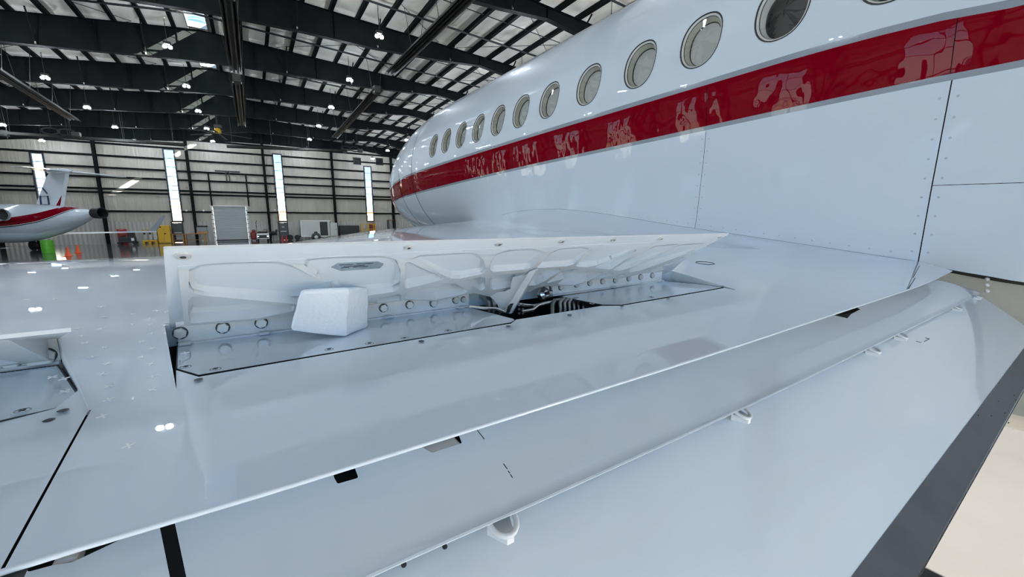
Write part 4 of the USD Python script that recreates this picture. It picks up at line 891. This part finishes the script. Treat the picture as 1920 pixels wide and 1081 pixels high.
jx = np.concatenate([np.linspace(-.9, 5.5, 26), np.linspace(6.5, 17.4, 16)]); jr, jz = Pchip([q[0] for q in JS], [q[1] for q in JS])(jx), Pchip([q[0] for q in JS], [q[2] for q in JS])(jx)
an = np.linspace(0, 2 * np.pi, 33)
P = np.array([[(x, r * math.cos(a), z + r * math.sin(a)) for a in an] for x, r, z in zip(jx, jr, jz)])
obj('fuselage', grid(P), 'white_paint', oj, smooth=60)
obj('exhaust_nozzle', MB().lathe([(.0, .5), (.13, .5), (.20, .0), (.30, -.55), (.33, -.55), (.33, 0)], 20, (-.95, 0, 2.46), np.array([[0, 1, 0], [0, 0, 1], [1, 0, 0.]])), 'black', oj, smooth=50)
fin = [jv(*p) for p in ((72.5, 379), (91, 331), (95.5, 325), (127, 321), (115.5, 392), (95, 398), (72, 390))]
fin_pg = Polygon(fin).buffer(0)
f0 = obj('fin', MB().prism(fin_pg, lambda x, z: (x, .10, z), lambda x, z: (x, -.10, z)), 'white_paint', oj)
sw = Polygon([jv(*p) for p in ((119, 366), (118, 378), (115, 392), (108, 398), (92, 400), (96, 396), (108, 387))])
obj('fin_swoosh', MB().prism(sw.intersection(fin_pg), lambda x, z: (x, .105, z), lambda x, z: (x, .095, z)), 'red_paint', f0)
lg = [jv(*p) for p in ((80.5, 367.5), (94.5, 367.5), (97, 383), (82, 384))]
m = MB()
for a, b in zip(lg, lg[1:] + lg[:1]): m.bar((a[0], .11, a[1]), (b[0], .11, b[1]), .02, .13, (0, 1, 0))
a, b = jv(84.5, 352), jv(93.5, 363); m.bar((a[0], .11, a[1]), (b[0], .11, b[1]), .02, .13, (0, 1, 0)); obj('fin_emblem', m, 'navy', f0, label='navy open square emblem with a slanted stroke above')
tx = np.mean([fin[2][0], fin[3][0]]); tz = fin[3][1] + .02
m = MB()
for s_ in (1, -1):
    m.prism(Polygon([(tx + .75, 0), (tx - .75, 0), (tx - 1.45, 2.7 * s_), (tx - .9, 2.75 * s_)]), lambda x, y: (x, y, tz + .05 - .05 * abs(y)), lambda x, y: (x, y, tz - .05 - .02 * abs(y)))
obj('tailplane', m, 'white_paint', oj); obj('tail_bullet', MB().lathe([(0, -.95), (.12, -.6), (.16, 0), (.12, .6), (0, .95)], 14, (tx - .1, 0, tz), np.array([[0, 1, 0], [0, 0, 1], [1, 0, 0.]])), 'white_paint', oj, smooth=50)
# red swoosh along the left side: a band of the fuselage, tone line under it
def jband(z0, z1, mt, nm):
    rows = []
    for x, r, z in zip(jx[2:], jr[2:], jz[2:]):
        lo, hi = z0(x), z1(x); a0, a1 = [math.asin(max(-.98, min(.98, (q - z) / (r + .006)))) for q in (lo, hi)]
        rows.append([(x, (r + .006) * math.cos(a), z + (r + .006) * math.sin(a)) for a in np.linspace(a0, a1, 6)])
    obj(nm, grid(np.array(rows)), mt, oj, smooth=60)
c1, c2 = jv(60, 403, .9), jv(0, 419, 1.2)
zc_s = Pchip([-.9, .3, 1.2, 2.2, 4, 6, 17.4], [3.3, 2.9, 2.5, 2.2, 1.95, 1.85, 1.85])
jband(lambda x: float(zc_s(x)) - .24, lambda x: float(zc_s(x)) + .24, 'red_paint', 'swoosh'); jband(lambda x: float(zc_s(x)) - .33, lambda x: float(zc_s(x)) - .28, 'black', 'swoosh_line')
for s_ in (1, -1):
    obj('nacelle', MB().lathe([(.30, -1.5), (.44, -.9), (.52, .2), (.50, 1.2), (.42, 1.45), (.40, 1.2), (.36, -1.5)], 20, (4.6, 1.75 * s_, 2.35), np.array([[0, 1, 0], [0, 0, 1], [1, 0, 0.]])), 'white_paint', oj, smooth=50)
    obj('nacelle_core', MB().lathe([(0, -1.3), (.36, -1.3), (.36, 1.0), (0, 1.0)], 16, (4.6, 1.75 * s_, 2.35), np.array([[0, 1, 0], [0, 0, 1], [1, 0, 0.]])), 'black', oj)
    wr, wt = np.array([8.2, 1.0 * s_]), np.array([3.2, 9.4 * s_])
    if s_ < 0: q = jloc(hx(286, 433.5, 43.7) + [0, 0, ZC]); wt = q[:2]; wtz = q[2]
    m = MB(); m.prism(Polygon([wr + [1.2, 0], wr - [1.6, 0], wt - [.4, 0], wt + [.4, 0]]), lambda x, y: (x, y, 1.15 + .08 - .05 * abs(y) / 9 + (wtz if s_ < 0 else 1.25) * 0 + ((wtz if s_ < 0 else 1.25) - 1.15) * (abs(y) - 1) / 8.4), lambda x, y: (x, y, 1.15 - .08 + .05 * abs(y) / 9 + ((wtz if s_ < 0 else 1.25) - 1.15) * (abs(y) - 1) / 8.4)) if s_ < 0 else None
    if s_ < 0:
        obj('wing', m, 'white_paint', oj)
        m = MB(); m.prism(Polygon([(wt[0] + .35, wtz), (wt[0] - .35, wtz), (wt[0] - .95, wtz + 1.25), (wt[0] - .75, wtz + 1.3)]), lambda x, z: (x, wt[1] - .02 - .3 * (z - wtz), z), lambda x, z: (x, wt[1] + .02 - .3 * (z - wtz), z)); obj('winglet', m, 'grey_paint', oj)
    else:
        wt = np.array([3.2, 9.0]); obj('wing', MB().prism(Polygon([wr + [1.2, 0], wr - [1.6, 0], wt - [.4, 0], wt + [.4, 0]]), lambda x, y: (x, y, 1.2), lambda x, y: (x, y, 1.08)), 'white_paint', oj)
gp = hfloor(70, 468.5) + [0, 0, ZC]; q = jloc(gp)
for s_ in (1, -1):
    yy_ = q[1] if s_ < 0 else -q[1]
    gr = obj('main_gear', MB().tube([(q[0], yy_, .35), (q[0] + .1, yy_, 1.2)], .07, 8).bar((q[0], yy_, .55), (q[0] + .5, yy_, 1.2), .06, .06), 'white_plain', oj)
    for dy in (-.17, .17): obj('wheel', MB().lathe([(.0, -.09), (.22, -.10), (.33, -.07), (.33, .07), (.22, .10), (0, .09)], 18, (q[0], yy_ + dy, .33), np.array([[1, 0, 0], [0, 0, 1], [0, 1, 0.]])), 'rubber', gr, smooth=40)
obj('nose_gear', MB().tube([(14.2, 0, .05), (14.2, 0, .9)], .06, 8).lathe([(0, -.1), (.22, -.1), (.22, .1), (0, .1)], 14, (14.2, 0, .22), np.array([[1, 0, 0], [0, 0, 1], [0, 1, 0.]])), 'rubber', oj)

# ------------------------------------------------------------------ ground equipment
def base_at(u, v): p = hfloor(u, v); return np.array([p[0], p[1], 0.0])
p = base_at(91.5, 474); t = hthing('drum', 'bright green steel drum beside the other jet\'s wheel', 'barrel', p)
prof = [(0, 0), (.28, 0), (.29, .02), (.29, .28), (.302, .30), (.29, .32), (.29, .56), (.302, .58), (.29, .60), (.29, .86), (.28, .88), (.26, .86), (0, .86)]
obj('body', MB().lathe([(r, z * .92) for r, z in prof], 24), 'green', t, smooth=40); obj('bung', MB().lathe([(.03, .79), (.03, .815), (0, .815)], 8, (.15, 0, 0)), 'black', t)
cone0 = None
for (u, v), lab in (((128.5, 480), 'orange traffic cone nearer the green drum'), ((147, 474.3), 'orange traffic cone farther right of the green drum'), ((530, 452.8), 'left of two small red cones before the dark door'), ((537.5, 452.4), 'right of two small red cones before the dark door')):
    p = base_at(u, v) if v > 470 else np.array([*(hx(u, v, D - 1.0)[:1]), D - 1.0, 0])
    if v > 470 or (u < 535):
        t = hthing('traffic_cone', lab, 'traffic cone', p); mt = 'orange' if v > 470 else 'red'
        obj('cone', MB().lathe([(.14, .02), (.12, .05), (.035, .50), (.02, .52), (0, .52)], 16), mt, t, smooth=40); obj('foot', MB().rbox((0, 0, .0125), (.34, .34, .025), .008), mt, t); last = t
    else: dup(last, p, 0, lab)
def at_wall(u, dy=1.0): return np.array([hx(u, 440, D - dy)[0], D - dy, 0.0])
def w_of(u0, u1, dy=1.0): return abs(hx(u1, 440, D - dy)[0] - hx(u0, 440, D - dy)[0])
# dark wheeled power cart with a red box on it
t = hthing('equipment_cart', 'black wheeled power cart below a red box, left of the yellow drums', 'cart', at_wall(238, 2.4)); w = w_of(224, 253, 2.4)
obj('chassis', MB().rbox((0, 0, .42), (w, 1.0, .52), .05), 'black', t); obj('engine_cover', MB().rbox((w * .28, 0, .85), (w * .4, .8, .5), .05), 'black', t); obj('tank', MB().rbox((-w * .3, 0, .82), (w * .36, .8, .32), .08), 'old_red', t)
obj('panel_label', MB().box((w * .42, -.505, .45), (.2, .01, .25)), 'white_plain', t)
for sx in (-.5, .5):
    for sy_ in (-.4, .4): obj('wheel', MB().lathe([(0, -.06), (.12, -.06), (.14, 0), (.12, .06), (0, .06)], 14, (sx, sy_, .14), np.array([[1, 0, 0], [0, 0, 1], [0, 1, 0.]])), 'rubber', t)
t = hthing('red_toolbox', 'red cabinet standing behind the black power cart', 'toolbox', at_wall(230, .6)); w = w_of(222, 239, .6)
obj('body', MB().rbox((0, 0, .68), (w, .5, 1.36), .03), 'red', t)
for k in range(4): obj('drawer', MB().rbox((0, -.255, .30 + .28 * k), (w - .1, .03, .24), .01), 'red', t)
obj('pull', MB().box((0, -.28, 1.30), (w * .5, .02, .03)), 'galvanised', t)
t = hthing('spill_pallet', 'yellow spill pallet under grey drums', 'pallet', at_wall(281, 1.6)); w = w_of(267, 295, 1.6)
m = MB().rbox((0, 0, .25), (w, .9, .14), .03)
for sx in (-.42, 0, .42): m.rbox((sx * w, 0, .09), (.18 * w, .9, .18), .02)
obj('deck', m, 'yellow', t); obj('grating', MB().box((0, 0, .325), (w - .1, .8, .01)), 'black', t)
for u, lab in ((271.8, 'left grey drum on the yellow spill pallet'), (282.2, 'right grey drum on the yellow spill pallet')):
    p = at_wall(u, 1.6) + [0, 0, .331]; t = hthing('drum', lab, 'barrel', p); obj('body', MB().lathe([(r * .58, z * 1.04) for r, z in prof], 20), 'liner', t, smooth=40); obj('lid_ring', MB().lathe([(.172, .88), (.178, .92), (.17, .94), (.12, .93)], 20), 'yellow', t); obj('drum_label', MB().box((.0, -.173, .6), (.15, .012, .16)), 'black', t)
t = hthing('waste_bin', 'tall grey bin between the drums and the yellow cabinet', 'bin', at_wall(291.2, 1.6) + [0, 0, .331]); obj('body', MB().rbox((0, 0, .48), (.30, .5, .96), .04), 'liner', t); obj('lid', MB().rbox((0, 0, 1.0), (.32, .54, .06), .02), 'grey', t)
t = hthing('flammables_cabinet', 'tall yellow flammables cabinet', 'cabinet', at_wall(309.2, 1.3)); w = w_of(297.6, 321, 1.3)
obj('body', MB().rbox((0, 0, .84), (w, .85, 1.64), .03), 'yellow', t)
for s_ in (-1, 1): d_ = obj('door', MB().rbox((s_ * w / 4, -.435, .85), (w / 2 - .03, .03, 1.5), .01), 'yellow', t)
obj('latch', MB().rbox((.08, -.46, .9), (.12, .03, .10), .01), 'black', t); obj('vent_cap', MB().lathe([(.06, 0), (.06, .03), (0, .03)], 12, (-w / 2 + .25, -.455, 1.5), np.array([[1, 0, 0], [0, 0, 1], [0, -1, 0.]])), 'black', t)
for u0, u1, lab, dy in ((322.5, 345, 'wooden workbench right beside the yellow cabinet', 1.2), (347, 386, 'wooden workbench under the dark machine, left of the roll-up door', 1.2)):
    t = hthing('workbench', lab, 'workbench', at_wall((u0 + u1) / 2, dy)); w = w_of(u0, u1, dy)
    obj('top', MB().rbox((0, 0, .83), (w, .75, .06), .01), 'wood', t); obj('shelf', MB().box((0, 0, .25), (w - .1, .6, .03)), 'wood', t)
    for sx in (-1, 1):
        for sy_ in (-1, 1): obj('leg', MB().box((sx * (w / 2 - .06), sy_ * .3, .4), (.1, .1, .8)), 'wood', t)
    if u0 < 330:
        cb = obj('tool_chest', MB().rbox((.15, 0, .54), (.62, .5, .5), .02), 'black', t, 'dark tool chest standing under the bench top')  # a separate tool chest, parented to the bench above it
        for k in range(3): obj('drawer', MB().box((.15, -.26, .38 + .16 * k), (.56, .02, .13)), 'grey', cb)
t = hthing('bench_machine', 'dark hooded bench machine on the right wooden workbench', 'machine', at_wall(380, 1.2) + [0, 0, .861]); w = w_of(371, 392, 1.2)
obj('base', MB().rbox((0, 0, .1), (w, .6, .2), .02), 'wood', t); obj('window', MB().rbox((0, 0, .42), (w * .92, .55, .45), .03), 'grey', t); obj('hood', MB().rbox((0, 0, .70), (w * 1.12, .7, .12), .04), 'black', t); obj('knob', MB().lathe([(.03, 0), (.03, .05), (0, .05)], 8, (0, 0, .75)), 'black', t)
t = hthing('red_compressor', 'dark red compressor beside the roll-up door\'s right rail', 'compressor', at_wall(475.5, 1.0)); obj('tank', MB().rbox((0, 0, .55), (.55, .5, .8), .12), 'old_red', t); obj('motor', MB().rbox((.05, 0, 1.05), (.35, .35, .25), .06), 'old_red', t)
for sx in (-.2, .2): obj('foot', MB().box((sx, 0, .08), (.08, .4, .16)), 'black', t)
t = hthing('utility_cart', 'small white electric utility cart with headlights facing the camera', 'cart', at_wall(492.5, 3.0)); w = w_of(481, 504, 3.0)
obj('front_panel', MB().rbox((0, -.9, .55), (w, .12, .55), .05), 'white_plain', t); obj('grille', MB().rbox((0, -.965, .52), (w * .85, .03, .3), .02), 'black', t)
for s_ in (-1, 1): obj('headlight', MB().rbox((s_ * w * .38, -.985, .54), (.16, .03, .1), .02), 'headlight', t)
obj('body', MB().rbox((0, 0, .5), (w, 1.8, .4), .06), 'white_plain', t); obj('seat', MB().rbox((0, .3, .85), (w * .8, .5, .3), .06), 'black', t)
obj('steering_wheel', MB().tube([(.18 * math.cos(a) + .25, -.45, 1.05 + .18 * math.sin(a)) for a in np.linspace(0, 6.3, 18)], .018, 6), 'black', t); obj('windscreen_frame', MB().tube([(-w / 2 + .05, -.85, .8), (-w / 2 + .05, -.8, 1.9), (-w / 2 + .12, -.78, 2.1)], .025, 6).tube([(w * .2, -.8, .8), (w * .22, -.78, 1.2), (w * .34, -.78, 1.2), (w * .38, -.8, .8)], .02, 6), 'black', t)
for sx in (-1, 1):
    for sy_ in (-.6, .6): obj('wheel', MB().lathe([(0, -.08), (.2, -.08), (.23, 0), (.2, .08), (0, .08)], 16, (sx * (w / 2 - .1), sy_, .23), np.array([[0, 1, 0], [0, 0, 1], [1, 0, 0.]])), 'rubber', t)
t = hthing('grill_cart', 'small black kettle on legs left of the dark door', 'grill', at_wall(512, .9)); obj('bowl', MB().lathe([(0, .55), (.2, .58), (.3, .75), (.3, .82), (.2, .95), (0, 1.0)], 16), 'black', t, smooth=50)
for k in range(3): a = k * 2.1; obj('leg', MB().tube([(.15 * math.cos(a), .15 * math.sin(a), .62), (.3 * math.cos(a), .3 * math.sin(a), 0)], .02, 6), 'grey', t)
t = hthing('fire_extinguisher', 'dark fire extinguisher hanging on the wall left of the dark door', 'fire extinguisher', np.array([hx(518.5, 440, D - .08)[0], D - .10, .55])); obj('bottle', MB().lathe([(0, 0), (.09, .01), (.09, .5), (.04, .58), (0, .6)], 12), 'black', t, smooth=50); obj('nozzle', MB().tube([(0, 0, .6), (.08, -.03, .62), (.12, -.03, .4)], .02, 6), 'black', t)
for u, lab, r in ((543.5, 'dark tyre leaning right of the dark door', .30), (557, 'second tyre standing left of the trailer', .27)):
    t = hthing('spare_tyre', lab, 'tyre', at_wall(u, .8) + [0, 0, r]); obj('tyre', MB().lathe([(r * .6, -.1), (r * .9, -.11), (r, -.07), (r, .07), (r * .9, .11), (r * .6, .1)], 20, (0, 0, 0), np.array([[1, 0, 0], [0, 0, 1], [0, 1, 0.]])), 'rubber', t, smooth=40); obj('hub', MB().lathe([(r * .6, -.05), (0, -.04)], 14, (0, 0, 0), np.array([[1, 0, 0], [0, 0, 1], [0, 1, 0.]])), 'steel_black', t)
# box trailer with its rear door folded open
xa, xb = hx(563, 430, D - 2.4)[0], hx(617, 430, D - 2.4)[0]; w = xb - xa
t = hthing('box_trailer', 'silver box trailer with pale edge trim and an open door', 'trailer', ((xa + xb) / 2, D - 2.4, 0)); h0, h1 = .42, hx(590, 413.5, D - 3.5)[2] + ZC
obj('body', MB().rbox((0, 0, (h0 + h1) / 2), (w, 2.0, h1 - h0), .03), 'silver_panel', t)
for z, hh in ((h1, .09), (h0, .06)): obj('edge_trim', MB().box((0, -1.0, z), (w + .04, .06, hh)), 'white_plain', t)
obj('edge_trim', MB().box((-w / 2, -1.0, (h0 + h1) / 2), (.07, .06, h1 - h0)), 'white_plain', t)
ox = w / 2 - .95; obj('interior_shade', MB().box((ox + .3, -1.004, (h0 + h1) / 2 - .02), (.75, .02, h1 - h0 - .2)), 'cabin_dark', t); obj('door', MB().rbox((w / 2 + .32, -1.15, (h0 + h1) / 2 - .1), (.72, .05, h1 - h0 - .25), .01), 'silver_panel', t); obj('door_handle', MB().box((w / 2 + .58, -1.19, 1.15), (.06, .04, .12)), 'black', t)  # dark panel on the closed body stands in for the shaded interior
obj('fender', MB().lathe([(.36, -.12), (.46, -.12), (.46, .12), (.36, .12)], 16, (-.05, -.95, .36), np.array([[1, 0, 0], [0, 0, 1], [0, 1, 0.]])), 'black', t); obj('wheel', MB().lathe([(.18, -.1), (.32, -.12), (.34, 0), (.32, .1), (.18, .1)], 18, (-.05, -.98, .34), np.array([[1, 0, 0], [0, 0, 1], [0, 1, 0.]])), 'rubber', t); obj('rim', MB().lathe([(.2, -.11), (.1, -.13), (0, -.12)], 14, (-.05, -.98, .34), np.array([[1, 0, 0], [0, 0, 1], [0, 1, 0.]])), 'galvanised', t)
obj('jack', MB().box((-.05, -1.02, .86), (.3, .08, .12)), 'black', t); obj('hitch', MB().bar((-w / 2, 0, .42), (-w / 2 - .5, 0, .42), .1, .1), 'black', t)
t = hthing('storage_rack', 'long low dark rack with small pale caps right of the trailer', 'rack', at_wall(655, .8)); w = w_of(637, 674, .8)
obj('cover', MB().rbox((0, 0, .85), (w, .7, 1.4), .04), 'black', t); obj('base', MB().box((0, 0, .1), (w, .6, .2)), 'grey', t)
for k in range(9): obj('cap', MB().lathe([(.05, 0), (.05, .04), (0, .05)], 8, (w * (-.42 + .105 * k), -.36, .45), np.array([[1, 0, 0], [0, 0, 1], [0, -1, 0.]])), 'white_plain', t)
t = hthing('access_stand', 'yellow tubular maintenance stand under the rightmost slit window', 'work platform', at_wall(691, 2.0)); w = w_of(679, 703, 2.0); fr = MB()
for sx in (-.5, 0, .5):
    for sy_ in (-.4, .4): fr.tube([(sx * w, sy_, .05), (sx * w, sy_, 1.75)], .045, 6)
obj('frame', fr, 'yellow', t)
for z in (.55, 1.1, 1.7): obj('rail', MB().tube([(-.5 * w, -.4, z), (.5 * w, -.4, z)], .04, 6), 'yellow', t)
obj('platform', MB().box((0, 0, .8), (w, .8, .05)), 'yellow', t); obj('step', MB().box((.2, -.5, .4), (.6, .25, .04)), 'yellow', t)
t = hthing('red_cabinet', 'dark red cabinet behind the yellow maintenance stand', 'cabinet', at_wall(699, .5)); obj('body', MB().rbox((0, 0, .9), (.6, .5, 1.8), .03), 'old_red', t); obj('door', MB().rbox((0, -.26, .9), (.52, .03, 1.65), .01), 'old_red', t)
t = hthing('shelf_frame', 'dark open steel frame beside the parked jet\'s nose', 'rack', at_wall(735, 1.0)); m = MB(); w = w_of(729, 741, 1.0)
for sx in (-.5, .5):
    for sy_ in (-.3, .3): m.box((sx * w, sy_, 1.1), (.09, .09, 2.2))
obj('posts', m, 'black', t)
for z in (.3, 2.18): obj('shelf', MB().box((0, 0, z), (w, .7, .06)), 'old_red', t)
# small wall lamps on the girt
for u, v in ((349.5, 394.5), (381.5, 394.5), (515.5, 393.8), (557, 393.6)):
    p = hx(u, v, D - .3) + [0, 0, ZC]; t = hthing('wall_lamp', 'small white lamp on the far wall\'s lowest girt, %s' % {349.5: 'left of the first column', 381.5: 'left of the roll-up door', 515.5: 'left of the third window', 557: 'right of the third window'}[u], 'lamp', p)
    obj('globe', MB().lathe([(0, -.11), (.09, -.07), (.11, 0), (.08, .08), (0, .1)], 12), 'white_plain', t, smooth=60); obj('bracket', MB().tube([(0, 0, .05), (0, .12, .08)], .02, 6), 'galvanised', t)

# ------------------------------------------------------------------ what shows through the slit windows
for x, w, h, mt, lab in ((-14, 26, 6.2, 'tan_wall', 'low tan building outside the left windows'), (10, 16, 5.2, 'brick_wall', 'low brick-red building outside the window right of the roll-up door')):
    Y = D + 70; t = hthing('far_building', lab, 'building', (x * 2.2, Y, -.4)); obj('wall', MB().box((0, 0, h / 2), (w * 2, 12, h)), mt, t); obj('roof', MB().box((0, 0, h + .2), (w * 2 + 1, 13, .4)), 'roof_sheet', t)
    for k in range(6): wd = obj('window', MB().box((-w + (k + .5) * w / 3, -6.02, h * .55), (2, .1, 1.6)), 'window_frame', t); obj('window_pane', MB().box((-w + (k + .5) * w / 3, -6.08, h * .55), (1.8, .04, 1.4)), 'navy', wd)
for k, (x, Y, s_) in enumerate(((-26, D + 55, 1.0), (12.5, D + 50, .9), (36, D + 50, .75), (29, D + 52, .6))):
    t = hthing('far_tree', ['round green tree outside the leftmost window', 'round green tree outside the window right of the roll-up door', 'taller green tree outside the rightmost window', 'lower green tree outside the rightmost window'][k], 'tree', (x, Y, -.4))
    obj('trunk', MB().tube([(0, 0, 0), (.1, 0, 2 * s_), (0, .1, 3.5 * s_)], [.3 * s_, .22 * s_, .12 * s_], 8), 'bark', t)
    ic = trimesh.creation.icosphere(3, 2.4 * s_); v = np.array(ic.vertices); v *= (.75 + .55 * meshkit.fbm(v * 1.3 + k * 9, 4, k))[:, None]; obj('crown', (v + [0, 0, 4.6 * s_], ic.faces), 'leaf', t)
